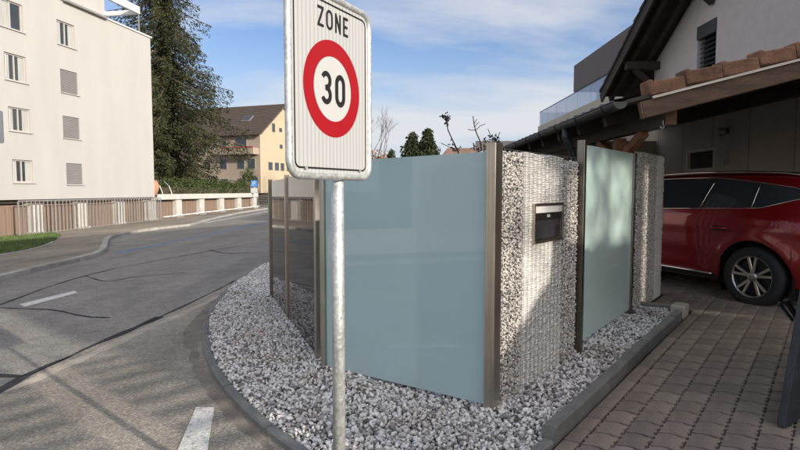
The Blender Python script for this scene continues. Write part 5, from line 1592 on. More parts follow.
# roof: dark timber overhang
XO = 5.8
rf = None
m1 = MB()
for sgn in (1, -1):
    ye = Yr + sgn * (Yeave - Yr)
    a = Vector((XO, ye, eave_z)); b_ = Vector((XO, Yr, RZ)); c = Vector((XW + 9.5, Yr, RZ)); d = Vector((XW + 9.5, ye, eave_z)); up = Zv * .06
    m1.add([a, b_, c, d, a + up, b_ + up, c + up, d + up], [(0, 1, 2, 3), (7, 6, 5, 4), (0, 4, 5, 1), (3, 2, 6, 7), (0, 3, 7, 4)])
rf = m1.build('roof', 'dark_wood', hr)
m1 = MB()
for sgn in (1, -1):
    ye = Yr + sgn * (Yeave - Yr)
    up = Zv * .16
    for i in range(22):   # courses of tiles as long steps
        f0 = i / 22; f1 = (i + 1) / 22
        y0 = ye + (Yr - ye) * f0; y1 = ye + (Yr - ye) * f1; z0 = eave_z + (RZ - eave_z) * f0 + .10; z1 = eave_z + (RZ - eave_z) * f1 + .10
        m1.add([(XO - .03, y0, z0), (XW + 9.5, y0, z0), (XW + 9.5, y1, z1), (XO - .03, y1, z1), (XO - .03, y0, z0 + .10), (XW + 9.5, y0, z0 + .10), (XW + 9.5, y1, z1 + .04), (XO - .03, y1, z1 + .04)],
               [(0, 3, 2, 1), (4, 5, 6, 7), (0, 1, 5, 4), (1, 2, 6, 5), (2, 3, 7, 6), (3, 0, 4, 7)])
o = m1.build('tile_courses', 'roof_dark', rf, world=False); o['kind'] = 'stuff'
for sgn, xx, hh in ((1, XO + .03, .26), (1, XO + .30, .2), (1, XO + .72, .2), (-1, XO + .03, .26)):
    ye = Yr + sgn * (Yeave - Yr)
    w_ = MB(); a = Vector((xx, ye, eave_z - .06)); b_ = Vector((xx, Yr, RZ - .06)); w_.bar(a, b_, .05 if xx < XO + .1 else .1, hh)
    w_.build('verge_board' if xx < XO + .1 else 'rafter', 'dark_wood', rf, world=False)
for yb in (14.55, 12.1, 9.0):      # purlin ends carried by brackets
    zb3 = roof_under(yb) - .28
    w_ = MB(); w_.bar((XO + .12, yb, zb3), (XW + .1, yb, zb3), .16, .2, bev=.01); w_.build('purlin', 'dark_wood', hr)
    w_ = MB(); w_.bar((XO + .35, yb, zb3 - .1), (XW - .02, yb, zb3 - .62), .12, .12); w_.build('bracket', 'dark_wood', hr)

# carport
XG = 2.12; YV = 5.1; ZG = 2.40; sl_ = math.tan(R(14.3)); YB = 14.6
cp = thing('carport', 'timber carport with brown verge tiles and dark gutter over the red car', 'carport', (XG, YV, ground(XG, YV)))
def rz_(x): return ZG + (x - XG) * sl_
m1 = MB()
a = Vector((XG - .02, YV, rz_(XG))); b_ = Vector((XW - .003, YV, rz_(XW))); c = Vector((XW - .003, YB, rz_(XW))); d = Vector((XG - .02, YB, rz_(XG))); up = Zv * .035
m1.add([a, b_, c, d, a + up, b_ + up, c + up, d + up], [(3, 2, 1, 0), (4, 5, 6, 7), (0, 1, 5, 4), (2, 3, 7, 6), (3, 0, 4, 7)])
m1.build('roof_deck', 'dark_wood', cp)
# tile field: pantile rolls, stepped courses
m1 = MB(); ncs = 14; L_ = (XW - XG)
prof_y = np.linspace(YV + .28, YB, 150)
for i in range(ncs):
    x0 = XG - .06 + L_ * i / ncs; x1 = XG - .06 + L_ * (i + 1) / ncs + .02
    rows_ = []
    for x, dz_ in ((x0, .045), (x0 + .001, .075), (x1, .052)):
        rows_.append([(x, y, rz_(x) + dz_ + .016 * math.cos((y - YV) * 2 * math.pi / .28)) for y in prof_y])
    m1.sheet(rows_)
o = m1.build('roof_tiles', 'roof_dark', cp); o['kind'] = 'stuff'
# verge tiles, big brown caps
x = XG + .18; i = 0
vt = [.335]
sdir = Vector((1, 0, sl_)).normalized(); snrm = Vector((-sl_, 0, 1)).normalized()
while x < XW - .2:
    ln = .335
    m1 = MB(); c = Vector((x + ln / 2, YV + .075, rz_(x + ln / 2) + .075 + .012 * (i % 2)))
    tl = (sdir + Vector((0, 0, -.075))).normalized(); tn = Vector((-tl.z, 0, tl.x))
    m1.box(c + Zv * random.uniform(-.004, .004), (ln / sdir.x * .975, .19 + random.uniform(-.01, .01), .125), (tl, Vector((0, 1, 0)), tn), .012); m1.box(c - tl * (ln * .46) + Zv * .006, (.045, .205, .142), (tl, Vector((0, 1, 0)), tn), .012)
    m1.build('verge_tile', 'verge_tile', cp)
    x += ln; i += 1
m1 = MB(); m1.bar(Vector((XG + .2, YV - .03, rz_(XG + .2) - .002)), Vector((XW, YV - .03, rz_(XW) - .002)), .02, .022); m1.build('drip_edge', 'drip', cp)
m1 = MB(); a = Vector((XG + .12, YV + .02, rz_(XG + .12) - .095)); b_ = Vector((XW - .01, YV + .02, rz_(XW) - .095)); m1.bar(a, b_, .07, .155, bev=.006); m1.build('barge_board', 'brown_wood', cp)
m1 = MB(); e_ = a - sdir * .004; m1.box(e_, (.008, .066, .15), (sdir, Vector((0, 1, 0)), snrm)); m1.build('board_end', 'end_grain', cp)
for i in range(11):      # rafters
    y = YV + .75 + i * .85
    m1 = MB(); m1.bar(Vector((XG + .05, y, rz_(XG + .05) - .075)), Vector((XW - .01, y, rz_(XW) - .075)), .09, .14); m1.build('rafter', 'dark_wood', cp)
XP = 2.70
zpl = at_depth(668, 116, YV + .02).z
zpl = rz_(XP) - .16 - .11
XP = 2.62
YBE = at_side(671, 116, XP).y
zpl = at_side(671, 116.5, XP).z
m1 = MB(); m1.bar((XP, YBE, zpl), (XP, YB - .3, zpl), .11, .16, bev=.006); m1.build('eaves_beam', 'dark_wood', cp)
m1 = MB(); m1.box((XP, YBE - .004, zpl), (.104, .012, .154)); m1.build('beam_end', 'end_grain', cp)
for yp in (6.55, 10.4, 14.0):
    m1 = MB(); gzp = ground(XP, yp); m1.box((XP, yp, (gzp + zpl - .1) / 2), (.12, .12, zpl - .1 - gzp), None, .006); m1.build('post', 'post_wood', cp)
    for sg in (-1, 1):
        if yp > 13 and sg == 1: continue
        m1 = MB(); dz_ = .34 if yp < 7 else .72; m1.bar((XP, yp + sg * .06, zpl - dz_), (XP, yp + sg * .66, zpl - .09), .08, .09); m1.build('brace', 'post_wood', cp)
# upper beam near the house wall and tie beams under the roof
m1 = MB(); m1.bar((XW - .4, YV + .1, rz_(XW - .4) - .28), (XW - .4, YB - .2, rz_(XW - .4) - .28), .14, .2); m1.build('wall_beam', 'dark_wood', cp)
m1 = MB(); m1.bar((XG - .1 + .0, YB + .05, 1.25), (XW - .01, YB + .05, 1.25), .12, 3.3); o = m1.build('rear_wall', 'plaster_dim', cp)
# gutter: half round, open on top, with its brackets and downpipe
gut = MB(); rows_ = []
gr_ = .065
for y in (YV - .02, YB):
    rows_.append([(XG - .09 + gr_ * math.cos(R(a_)), y, ZG + .01 + gr_ * math.sin(R(a_))) for a_ in range(-180, 1, 20)])
gut.sheet(rows_)
rows_ = []
for y in (YB, YV - .02):
    rows_.append([(XG - .09 + (gr_ - .006) * math.cos(R(a_)), y, ZG + .012 + (gr_ - .006) * math.sin(R(a_))) for a_ in range(-180, 1, 20)])
gut.sheet(rows_)
cap_ = [(XG - .09 + gr_ * math.cos(R(a_)), YV - .022, ZG + .01 + gr_ * math.sin(R(a_))) for a_ in range(-180, 1, 20)]; gut.add(cap_, [tuple(range(len(cap_)))])
gut.tube([(XG - .09 - gr_, YV - .02, ZG + .012), (XG - .09 - gr_, YB, ZG + .012)], .009, 6)
g1 = gut.build('gutter', 'gutter', cp, smooth=False)
for i in range(12):
    m1 = MB(); y = YV + .3 + i * .8; m1.tube([(XG - .09 + (gr_ + .004) * math.cos(R(a_)), y, ZG + .01 + (gr_ + .004) * math.sin(R(a_))) for a_ in range(-180, 1, 20)], .006, 5); m1.build('gutter_bracket', 'gutter', g1, world=False)
yd = at_side(573, 130, XG).y
m1 = MB(); m1.tube([(XG - .09, yd, ZG - .04), (XG - .09, yd, ZG - .16), (XG + .0, yd + .05, ZG - .3), (XG + .05, yd + .08, ZG - .42), (XG + .05, yd + .08, ground(XG, yd))], .042, 12); m1.build('downpipe', 'gutter', cp, smooth=True)
# hook under the beam
m1 = MB(); hk = at_depth(663, 124, YV - .02); m1.tube([hk + Zv * .03, hk, hk + Vector((.012, 0, -.02)), hk + Vector((.002, 0, -.042)), hk + Vector((-.018, 0, -.036)), hk + Vector((-.022, 0, -.018))], .004, 6)
tag(m1.build('hook', 'wire'), 'small metal hook hanging under the carport beam end', 'hook')
# lamp on the wall with its conduit
lp = at_side(728, 131, XW)
lt = thing('wall_lamp', 'small round lamp on the dim wall above the red car', 'lamp', (XW, lp.y, lp.z))
m1 = MB(); m1.tube([(XW - .002, lp.y, lp.z), (XW - .06, lp.y, lp.z)], .05, 14); m1.build('base', 'dark_metal', lt)
m1 = MB(); m1.tube([(XW - .062, lp.y, lp.z + .0), (XW - .10, lp.y, lp.z - .01), (XW - .17, lp.y, lp.z - .03), (XW - .2, lp.y, lp.z - .035)], [.04, .095, .085, .03], 16); m1.build('shade', 'rail', lt, smooth=True)
m1 = MB(); m1.tube([(XW - .012, lp.y - .02, lp.z - .05), (XW - .012, lp.y - .02, lp.z - .62)], .014, 6); m1.box((XW - .03, lp.y - .02, lp.z - .66), (.05, .1, .1), None, .008); m1.build('conduit', 'rail', lt)

# penthouse building behind
pb = thing('modern_building', 'modern dark brown clad building with a glass balcony behind the carport roof', 'building', (10, 31, .3))
XB = 10.0
bt = at_side(574, 66, XB); bb = at_side(574, 92, XB); yb0 = bt.y
m1 = MB(); m1.box((XB + 4, (yb0 + 14.5) / 2 + 1.5, (bt.z + bb.z) / 2), (8, yb0 - 17.5, bt.z - bb.z)); m1.build('roof_storey', 'box_brown', pb)
m1 = MB(); m1.box((XB + 4.9, (yb0 + 14.5) / 2 + 1.0, (bb.z - 1.2 + bb.z) / 2 - .5), (7.6, yb0 - 19.5, 3.6)); m1.build('terrace_wall', 'box_brown', pb)
m1 = MB(); m1.box((XB + .85, yb0 - 2.6, bb.z - .95), (.05, 2.4, 1.6)); m1.build('terrace_window', 'dark_glass', pb)
XQ = 9.0; q0_ = at_side(538, 127, XQ)
m1 = MB(); m1.box((XQ + 5, (q0_.y + 16) / 2, q0_.z - .2), (10, q0_.y - 16, .45)); m1.build('parapet', 'parapet', pb)
m1 = MB(); m1.box((XQ + 5.3, (q0_.y + 16) / 2 - .3, q0_.z / 2 - .5), (9.4, q0_.y - 17, q0_.z + .2)); m1.build('lower_wall', 'plaster_beige', pb)
m, nt, b = new_mat('balcony_glass'); M['balcony_glass'] = m
b.inputs['Base Color'].default_value = (.45, .55, .75, 1); b.inputs['Roughness'].default_value = .05; b.inputs['Alpha'].default_value = .55
rt = at_side(541, 112, XQ + .05)
yy = q0_.y - .2; hgl = rt.z - q0_.z
while yy > 18:
    m1 = MB(); m1.box((XQ + .05, yy - .95, q0_.z + .02 + hgl / 2), (.02, 1.86, hgl)); m1.build('balcony_pane', 'balcony_glass', pb)
    yy -= 1.9
m1 = MB(); m1.box((XQ + 3, q0_.y - .25, q0_.z + .02 + hgl / 2), (5.8, .02, hgl)); m1.build('balcony_pane', 'balcony_glass', pb)
m1 = MB(); m1.bar((XQ + .05, 18, rt.z + .02), (XQ + .05, q0_.y - .2, rt.z + .02), .05, .03); m1.build('handrail', 'dark_metal', pb)

# ------------------------------------------------------------------ red car
rear_w = Vector((4.24, 6.47, 0)); fwd = Vector((-.40, .916, 0)).normalized()
AXR, AXF = -1.40, 1.46
co = rear_w - fwd * AXR            # centre at ground, then shifted to the middle of the car
lat = Vector((-fwd.y, fwd.x, 0))
co = co - lat * .86
car = thing('red_car', 'dark red estate SUV parked under the carport, seen from its rear left side', 'car', (co.x, co.y, 0.2), math.atan2(fwd.y, fwd.x))
def cpart(m_, name, material, parent=None, smooth=True):
    o = m_.build(name, material, parent or car, smooth=smooth, world=False); return o
def interp(tab, x):
    for (x0, y0), (x1, y1) in zip(tab[:-1], tab[1:]):
        if x <= x1: 
            t = (x - x0) / (x1 - x0); t = max(0, min(1, t)); return y0 + (y1 - y0) * t
    return tab[-1][1]
def sm(tab, x, w=.12): return (interp(tab, x - w) + 2 * interp(tab, x) + interp(tab, x + w)) / 4
TOPT = [(-2.36, .62), (-2.33, .98), (-2.27, 1.12), (-2.16, 1.30), (-2.02, 1.50), (-1.90, 1.555), (-1.6, 1.585), (-1.0, 1.61), (-.4, 1.615), (.1, 1.60), (.45, 1.56), (.8, 1.44), (1.2, 1.18), (1.32, 1.12), (1.8, 1.04), (2.15, .95), (2.34, .78), (2.40, .62)]
def ztop(x): return sm(TOPT, x, .03)
WC = .365; RA = .435
def zlow(x):
    z = .27 + .02 * abs(x) / 2
    if x < -2.1: z += (-(x + 2.1)) * .5
    if x > 2.1: z += (x - 2.1) * .4
    for ax in (AXR, AXF):
        d = abs(x - ax)
        if d < RA: z = max(z, WC + math.sqrt(RA * RA - d * d) * 1.0)
    return z
BELT = 1.04
def side_y(x, z):
    # half width: widest at the shoulder, tucked in above the belt and at the sill
    y = .915
    if z > 1.05: y -= .38 * (z - 1.05) + .12 * max(0, z - 1.35)
    if z < .62: y -= .10 * ((.62 - z) / .35) ** 1.6
    y += .018 * math.exp(-((z - .93) / .05) ** 2)                     # shoulder line
    y -= .022 * math.exp(-((z - .52 - .05 * (x + 1)) / .10) ** 2) * (1 if -1.0 < x < 1.0 else .3)   # door scallop
    for ax in (AXR, AXF):
        r_ = math.hypot(x - ax, z - WC)
        y += .030 * math.exp(-((r_ - .47) / .07) ** 2)
    # haunch
    y += .025 * math.exp(-((x + 1.5) / .5) ** 2) * math.exp(-((z - .88) / .18) ** 2)
    # plan taper
    if x < -1.5: y -= .30 * ((-1.5 - x) / .86) ** 2.4
    if x > 1.5: y -= .34 * ((x - 1.5) / .9) ** 2.4
    return y
xs_ = sorted(set([round(v, 4) for v in list(np.linspace(-2.36, 2.40, 96)) + [AXR + RA * math.cos(R(a_)) for a_ in range(0, 181, 9)] + [AXF + RA * math.cos(R(a_)) for a_ in range(0, 181, 9)]]))
NR = 26
def side_rows(sign):
    rows_ = []
    for x in xs_:
        zl_, zt_2 = zlow(x), ztop(x); rr_ = .10
        col = []
        for j in range(NR + 1):
            f_ = j / NR; z = zl_ + (zt_2 - zl_) * f_
            y = side_y(x, z); dtop = zt_2 - z
            if dtop < rr_: tt = (rr_ - dtop) / rr_; y -= rr_ * (1 - math.sqrt(max(0, 1 - tt * tt)))
            col.append((x, sign * y, z))
        rows_.append(col)
    return rows_
mcar = MB(); L = side_rows(1); Rr = side_rows(-1); mcar.sheet(L); mcar.sheet(Rr)
rows_ = []
for a, b_ in zip(L, Rr):
    p, q = Vector(a[-1]), Vector(b_[-1]); rows_.append([tuple(p.lerp(q, t) + Vector((0, 0, .02 * math.sin(math.pi * t)))) for t in np.linspace(0, 1, 9)])
mcar.sheet(rows_)
for idx_ in (0, -1):
    rows_ = [[tuple(Vector(a).lerp(Vector(b_), t)) for t in np.linspace(0, 1, 7)] for a, b_ in zip(L[idx_], Rr[idx_])]; mcar.sheet(rows_)
me = mcar.mesh('body'); bm = bmesh.new(); bm.from_mesh(me); bmesh.ops.remove_doubles(bm, verts=bm.verts, dist=.0008); bmesh.ops.recalc_face_normals(bm, faces=bm.faces); bm.to_mesh(me); bm.free()
o = link('body', me, 'car_red', car, True, False)
# dark underbody and arch liners
m_ = MB(); m_.box((0, 0, .36), (4.1, 1.5, .24)); cpart(m_, 'underbody', 'black', smooth=False)
for ax in (AXR, AXF):
    for sg in (1, -1):
        m_ = MB(); rows_ = []
        for a_ in range(-30, 211, 12): rows_.append([(ax + .45 * math.cos(R(a_)), sg * yy_, WC + .45 * math.sin(R(a_))) for yy_ in (.55, .885)])
        m_.sheet(rows_); n_ = len(rows_)
        m_.add([(ax, sg * .56, WC)] + [(ax + .45 * math.cos(R(a_)), sg * .56, WC + .45 * math.sin(R(a_))) for a_ in range(-30, 211, 12)], [(0, i, i + 1) for i in range(1, n_)])
        cpart(m_, 'wheel_arch', 'black', smooth=False)
def wheel(ax, sg):
    c = Vector((ax, sg * .815, WC)); r_ = .365
    m_ = MB(); prof = [(-.105, .245), (-.115, .29), (-.112, .335), (-.085, .36), (-.03, .365), (.03, .365), (.085, .36), (.112, .335), (.115, .29), (.105, .245)]
    rows_ = []
    for i in range(41):
        a_ = 2 * math.pi * i / 40; rows_.append([c + Vector((math.cos(a_) * rr_, sg * yy_, math.sin(a_) * rr_)) for yy_, rr_ in prof])
    m_.sheet(rows_); w = cpart(m_, 'wheel', 'rubber')
    m_ = MB(); rows_ = []
    for i in range(41):
        a_ = 2 * math.pi * i / 40; rows_.append([c + Vector((math.cos(a_) * rr_, sg * yy_, math.sin(a_) * rr_)) for yy_, rr_ in [(.100, .250), (.108, .243), (.085, .232), (.0, .222), (-.1, .235)]])
    m_.sheet(rows_); cpart(m_, 'rim', 'rim', w)
    m_ = MB(); m_.tube([c + Vector((0, sg * .0, 0)), c + Vector((0, sg * .02, 0))], .215, 24); cpart(m_, 'brake', 'black', w, False)
    for i in range(5):
        m_ = MB()
        for da, wd in ((-.20, .034), (.20, .034)):
            a0 = R(90 + i * 72); a1 = a0 + da * 1.0
            p0 = c + Vector((math.cos(a0 + da * .55) * .045, sg * .075, math.sin(a0 + da * .55) * .045)); p1 = c + Vector((math.cos(a1) * .235, sg * .092, math.sin(a1) * .235))
            m_.bar(p0, p1, wd, .022, up=(0, sg, 0), bev=.004)
        cpart(m_, 'spoke', 'rim', w, False)
    m_ = MB(); m_.tube([c + Vector((0, sg * .03, 0)), c + Vector((0, sg * .088, 0)), c + Vector((0, sg * .094, 0))], [.062, .055, .035], 18); cpart(m_, 'hub_cap', 'rim', w)
for ax in (AXR, AXF):
    for sg in (1, -1): wheel(ax, sg)
def side_patch(m_, sg, x0b, x1b, x0t, x1t, zb4, zt4, off=.006, nu=14, nv=8):
    rows_ = []
    for i in range(nu + 1):
        u = i / nu; col = []
        for j in range(nv + 1):
            v = j / nv; x = (x0b + (x1b - x0b) * u) * (1 - v) + (x0t + (x1t - x0t) * u) * v
            z = (zb4(x) * (1 - v) + zt4(x) * v); z = min(z, ztop(x) - .055)
            col.append((x, sg * (side_y(x, z) + off), z))
        rows_.append(col)
    m_.sheet(rows_)
zbt = lambda x: 1.165 - .035 * (x + .4) * (1 if x > -1.5 else 1) + max(0, (-1.45 - x)) * .25
ztt = lambda x: 1.545 - .10 * max(0, x - .1) - .12 * max(0, -.7 - x) ** 1.4
for sg in (1, -1):
    for nm_, x0b, x1b, x0t, x1t in (('quarter_window', -1.93, -1.36, -1.78, -1.38), ('rear_door_window', -1.32, -.70, -1.34, -.80), ('front_door_window', -.63, .86, -.73, .28)):
        m_ = MB(); side_patch(m_, sg, x0b, x1b, x0t, x1t, zbt, ztt); cpart(m_, nm_, 'dark_glass')
    m_ = MB(); side_patch(m_, sg, -1.97, .93, -1.80, .30, zbt, ztt, .003, 40, 6); cpart(m_, 'window_surround', 'black')
    line = [(x, sg * (side_y(x, zbt(x) - .012) + .008), zbt(x) - .012) for x in np.linspace(-1.98, 1.0, 36)]
    m_ = MB(); m_.tube(line, .008, 6); cpart(m_, 'belt_trim', 'chrome')
    line = []
    for x in list(np.linspace(-1.98, .95, 44)):
        z = ztt(x) + .014; z = min(z, ztop(x) - .05); 
        if x < -1.8: z = zbt(x) + (ztt(-1.8) - zbt(x)) * max(0, (x + 1.98) / .18)
        if x > .28: z = ztt(.28) + (zbt(.95) - ztt(.28)) * (x - .28) / .67
        line.append((x, sg * (side_y(x, z) + .008), z))
    m_ = MB(); m_.tube(line, .007, 6); cpart(m_, 'frame_trim', 'chrome')
    m_ = MB(); line = [(x, sg * (side_y(x, ztop(x) - .03) - .05), ztop(x) + .02 - .03 * (abs((x + .7) / 1.15) ** 6)) for x in np.linspace(-1.85, .45, 30)]; m_.tube(line, .014, 8); cpart(m_, 'roof_rail', 'chrome')
    m_ = MB(); line = [(x, sg * (side_y(x, .335) + .012), .335 + .01 * x) for x in np.linspace(-.85, .95, 20)]; m_.tube(line, .016, 6); cpart(m_, 'sill_trim', 'chrome')
    m_ = MB(); side_patch(m_, sg, -.95, 1.0, -.95, 1.0, lambda x: .275, lambda x: .33, .005, 20, 2); cpart(m_, 'sill', 'black')
    for xb_, xt_ in ((-.665, -.765), (-1.34, -1.36)):
        m_ = MB(); m_.tube([(xb_ + (xt_ - xb_) * t, sg * (side_y(xb_ + (xt_ - xb_) * t, zbt(xb_) * (1 - t) + ztt(xt_) * t) + .008), zbt(xb_) * (1 - t) + ztt(xt_) * t) for t in np.linspace(0, 1, 6)], .006, 5); cpart(m_, 'pillar_trim', 'chrome')
    # door seams
    for seam in ([(-.68, z) for z in np.linspace(.36, 1.06, 16)], [(-1.28 + (.30 * (1 - z) if z < .95 else .015), z) for z in np.linspace(.42, 1.06, 18)], [(.80, z) for z in np.linspace(.36, 1.0, 16)]):
        m_ = MB()
        for (xa, za_), (xb, zb5) in zip(seam[:-1], seam[1:]): pass
        m_.tube([(x, sg * (side_y(x, z) - .0005), z) for x, z in seam], .0035, 5); cpart(m_, 'door_seam', 'black')
    for hx in (-.98, .12):
        m_ = MB(); zc2 = .925
        pts_ = [(hx - .11 + .22 * t, sg * (side_y(hx, zc2) + .012 + .028 * math.sin(math.pi * t)), zc2 + .012 * t) for t in np.linspace(0, 1, 8)]
        m_.tube(pts_, [.008, .015, .016, .016, .016, .016, .015, .008], 8); cpart(m_, 'door_handle', 'car_red')
        m_ = MB(); side_patch(m_, sg, hx - .09, hx + .09, hx - .07, hx + .07, lambda x: .89, lambda x: .955, .0025, 6, 3); cpart(m_, 'handle_recess', 'black')
    # mirror
    m_ = MB(); m_.tube([(.72, sg * .93, 1.10), (.73, sg * 1.0, 1.13), (.74, sg * 1.07, 1.14), (.74, sg * 1.11, 1.14)], [.03, .08, .085, .04], 12); cpart(m_, 'mirror', 'car_red')
    # tall tail lamp
    m_ = MB(); side_patch(m_, sg, -2.33, -2.20, -2.10, -1.98, lambda x: .95, lambda x: 1.42, .006, 6, 10); cpart(m_, 'tail_lamp', 'sign_red')
m_ = MB(); m_.sheet([[(-2.235 + .0, y, 1.17), (-2.02, y * .86, 1.47)] for y in np.linspace(-.62, .62, 9)]); 
for i_ in range(len(m_.v)): m_.v[i_] = (m_.v[i_][0] - .02, m_.v[i_][1], m_.v[i_][2] + .01)
cpart(m_, 'rear_window', 'dark_glass')
m_ = MB(); m_.sheet([[(1.18, y, 1.21), (.50, y * .86, 1.60)] for y in np.linspace(-.70, .70, 9)]); cpart(m_, 'windscreen', 'dark_glass')

# ------------------------------------------------------------------ open steel gate at the right edge
gb = on_ground(779, 433, .0)
gt = at_depth(795.5, 338, gb.y * 1.0)
gdir = (gt - Vector((gb.x, gb.y, gb.z))).normalized()
gate = thing('steel_gate', 'dark slate painted steel gate leaf leaning at the right edge of the driveway', 'gate', gb)
gl = Vector((.86, .50, 0)).normalized(); gnn = gl.cross(gdir).normalized(); gl = gdir.cross(gnn).normalized()
if gl.x < 0: gl = -gl
hgt_ = 1.75
m_ = MB(); m_.bar(gb + gl * .05 + gdir * .04, gb + gl * .05 + gdir * hgt_, .10, .045, up=gnn, bev=.005); m_.build('leading_stile', 'gate', gate)
m_ = MB(); m_.bar(gb + gl * 1.5 + gdir * .04, gb + gl * 1.5 + gdir * hgt_, .08, .045, up=gnn, bev=.005); m_.build('rear_stile', 'gate', gate)
for hh_ in (.16, .55, hgt_ - .1):
    m_ = MB(); m_.bar(gb + gl * .085 + gdir * hh_, gb + gl * 1.455 + gdir * hh_, .04, .09 if hh_ < .2 else .05, up=gdir, bev=.004); m_.build('cross_rail', 'gate', gate)
m_ = MB(); c = gb + gl * .775 + gdir * (hgt_ / 2 - .02) - gnn * .0; m_.box(c, (1.345, .012, hgt_ - .12), (gl, gnn, gdir)); m_.build('infill_panel', 'gate', gate)
m_ = MB(); rs = random.Random(4)
for i in range(40):
    p = gb + gl * (.07 + i * .004) + gdir * .10; m_.bar(p, p - gdir * rs.uniform(.05, .1) + gl * rs.uniform(-.01, .01), .004, .004, up=gnn)
o = m_.build('sweep_brush', 'brown_wood', gate); o['kind'] = 'stuff'
# catch lever beside it
l0 = at_depth(798, 319, gb.y + .75); l1 = at_depth(785.5, 299, gb.y + .75)
lv = thing('gate_catch', 'short slanting black gate catch lever behind the leaning gate', 'catch', (l0.x + .06, l0.y, ground(l0.x, l0.y)))
m_ = MB(); m_.bar(l0, l1, .035, .03, bev=.006); m_.build('lever', 'dark_metal', lv)
m_ = MB(); m_.bar(l0 + Vector((-.015, .03, -.02)), l1 + Vector((-.03, .03, -.03)), .02, .02, bev=.004); m_.build('arm', 'gate', lv)
m_ = MB(); m_.box((l0.x + .05, l0.y, (l0.z + ground(l0.x, l0.y)) / 2), (.05, .05, l0.z + .03 - ground(l0.x, l0.y)), None, .004); m_.build('stand', 'gate', lv)

# ------------------------------------------------------------------ behind the camera: casters added for shade; house and wall mirrored in the glass
hx_, hy_ = math.sin(SUN_AZ), math.cos(SUN_AZ)
def sp_(c, a, z=0.0):            # c runs across the sun's direction, a towards the sun
    return Vector((hx_ * a - hy_ * c, hy_ * a + hx_ * c, z))
ea = Vector((hx_, hy_, 0)); ec = Vector((-hy_, hx_, 0))
def cbox(mbx_, c0, c1, a0, a1, z0, z1): mbx_.box(sp_((c0 + c1) / 2, (a0 + a1) / 2, (z0 + z1) / 2), (a1 - a0, c1 - c0, z1 - z0), (ea, ec, Zv))
nb_ = thing('shade_caster_house', 'tall pale unseen block added behind the camera to shade the carport and street', 'house', sp_(12, 21, .3))  # unseen block added to cast shade over carport and street
def sun_wall(m_, c0, c1, a0, th_, z0, z1, hl_):
    cs_ = sorted(set([c0, c1] + [h[0] for h in hl_] + [h[1] for h in hl_])); zs_ = sorted(set([z0, z1] + [h[2] for h in hl_] + [h[3] for h in hl_]))
    for p0, p1 in zip(cs_[:-1], cs_[1:]):
        for q0, q1 in zip(zs_[:-1], zs_[1:]):
            if any(h[0] < (p0 + p1) / 2 < h[1] and h[2] < (q0 + q1) / 2 < h[3] for h in hl_): continue
            cbox(m_, p0, p1, a0, a0 + th_, q0, q1)
m1 = MB(); cbox(m1, 7.4, 24, 20, 30, -.5, 14.6); sun_wall(m1, 5.0, 7.4, 20, .25, -.5, 14.6, [(5.0, 6.3, 8.1, 9.0), (6.8, 7.4, 6.85, 8.95)]); m1.build('wall', 'plaster_cream', nb_)  # openings shaped to pass sun onto the aqua glass and far gabion
m1 = MB(); cbox(m1, 4.9, 24.3, 19.7, 30.3, 14.6, 15.0); m1.build('roof', 'roof_brown', nb_)
nb2 = thing('shade_caster_wall', 'lower unseen wall added behind the camera for shade, its openings shaped to let the sun through', 'house', sp_(0, 19, .0))  # unseen wall added for shade, pierced to light sign and apron
A0_ = 18.0
m1 = MB(); sun_wall(m1, -2.2, 3.1, A0_, .3, -.3, 12.2, [(-1.7, 2.15, 6.45, 7.75), (.85, 2.0, 7.7, 8.8)]); m1.build('wall', 'plaster_cream', nb2)
m1 = MB(); cbox(m1, -2.2, 3.1, A0_ + .35, A0_ + 4.1, 11.7, 12.0); m1.build('roof', 'roof_brown', nb2)
for pc_ in (-2.0, 2.95):
    m1 = MB(); cbox(m1, pc_ - .12, pc_ + .12, A0_ + 3.8, A0_ + 4.05, -.2, 11.68); m1.build('pillar', 'concrete', nb2)
tr_ = thing('shade_caster_slats', 'unseen wooden slats on posts added behind the camera to stripe the sunlight', 'trellis', sp_(0.8, 2.0))  # slats added out of view to stripe the sun on the apron
for ca_, cb_ in ((-.8, 1.22), (1.66, 2.25)):
    for i in range(11):
        m1 = MB(); cbox(m1, ca_, cb_, 1.98, 2.0, 1.35 + i * .11, 1.41 + i * .11); m1.build('slat', 'brown_wood', tr_)
for pc_ in (-.84, 1.24, 1.64, 2.29):
    m1 = MB(); cbox(m1, pc_ - .007, pc_ + .007, 1.985, 2.015, -.1, 2.62); m1.build('post', 'brown_wood', tr_)
hg_ = thing('shade_caster_wedge', 'unseen sloping wedge added behind the camera to slant the shadow edge on the gabion', 'shed', sp_(4.1, 9.5))  # unseen wedge added; its top line shapes the gabion's shadow edge
m1 = MB(); k_ = [(3.1, -.3), (5.0, -.3), (5.0, 4.55), (4.0, 4.30), (3.1, 3.75)]
m1.prism(k_, 0, 1.6, (sp_(0, 9.0), ec, Zv, ea)); m1.build('wall', 'brown_wood', hg_)
m1 = MB(); m1.bar(sp_(3.05, 9.8, 3.74), sp_(4.0, 9.8, 4.31), 1.8, .05); m1.bar(sp_(4.0, 9.8, 4.31), sp_(5.0, 9.8, 4.56), 1.8, .05); m1.build('roof', 'roof_dark', hg_)
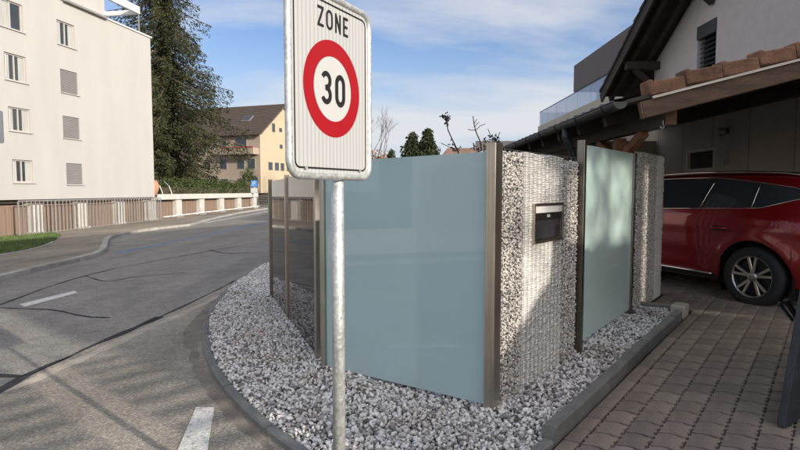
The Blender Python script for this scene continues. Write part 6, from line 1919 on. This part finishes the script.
# unseen leafy tree added so that its crown shades the street further on
tt = thing('shade_caster_tree', 'broad unseen leafy tree added behind the camera to shade the street', 'tree', sp_(4.3, 13.5))
m1 = MB(); m1.tube([sp_(4.3, 13.5, -.2), sp_(4.3, 13.5, 7.0), sp_(4.4, 13.4, 11)], [.2, .13, .05], 8); m1.build('trunk', 'bark', tt)
n = 15000; d_ = rng.normal(size=(n, 3)); d_ /= np.linalg.norm(d_, axis=1)[:, None]; r_2 = rng.uniform(0, 1, n) ** .4
cc_ = 4.4 + d_[:, 0] * r_2 * 2.4; aa_ = 13.5 + d_[:, 1] * r_2 * 2.2; zz_ = 10.0 + np.maximum(-.98, d_[:, 2] * r_2) * 3.3
C = np.stack([hx_ * aa_ - hy_ * cc_, hy_ * aa_ + hx_ * cc_, zz_], 1); V, F = leaf_cloud(C, .17); link('crown', fast_mesh('crown', V, F), 'leaf', tt)
op = thing('white_house', 'white house with low wall across the street behind the photographer', 'house', (-20, -10, -1))
m1 = MB(); m1.box((-26, -8, 2.6), (9, 14, 7.4)); m1.build('wall', 'plaster_cream', op)
m1 = MB(); m1.add([(-31, -15.6, 6.3), (-21, -15.6, 6.3), (-21, -.4, 6.3), (-31, -.4, 6.3), (-26, -15.6, 9), (-26, -.4, 9)], [(0, 1, 4), (2, 3, 5), (0, 4, 5, 3), (1, 2, 5, 4), (3, 2, 1, 0)]); m1.build('roof', 'roof_brown', op)
lw_ = thing('garden_wall', 'low white garden wall across the street behind the photographer', 'wall', (-15, -8, -.8))
m1 = MB(); m1.bar((-17, -20, -.35), (-14.4, 4, -.35), .25, 1.0); m1.build('wall_body', 'concrete', lw_)
m1 = MB(); m1.bar((-17, -20, .19), (-14.4, 4, .19), .32, .08); m1.build('coping', 'concrete', lw_)

tt = thing('sun_dimmer_tree', 'thinly leaved unseen tree added far behind the camera to dim the sun', 'tree', sp_(5.4, 31))  # unseen tree added so that sparse leaves soften the sun on the gabion
m1 = MB(); m1.tube([sp_(5.4, 31.5, -.2), sp_(5.4, 31.5, 9.0), sp_(5.5, 31.2, 13.5)], [.25, .16, .04], 8); m1.build('trunk', 'bark', tt)
n = 2300; cc_ = rng.uniform(2.9, 8.0, n); aa_ = rng.uniform(29.5, 33, n); zz_ = rng.uniform(9.3, 13.4, n)
C = np.stack([hx_ * aa_ - hy_ * cc_, hy_ * aa_ + hx_ * cc_, zz_], 1); V, F = leaf_cloud(C, .12); link('crown', fast_mesh('crown', V, F), 'leaf', tt)
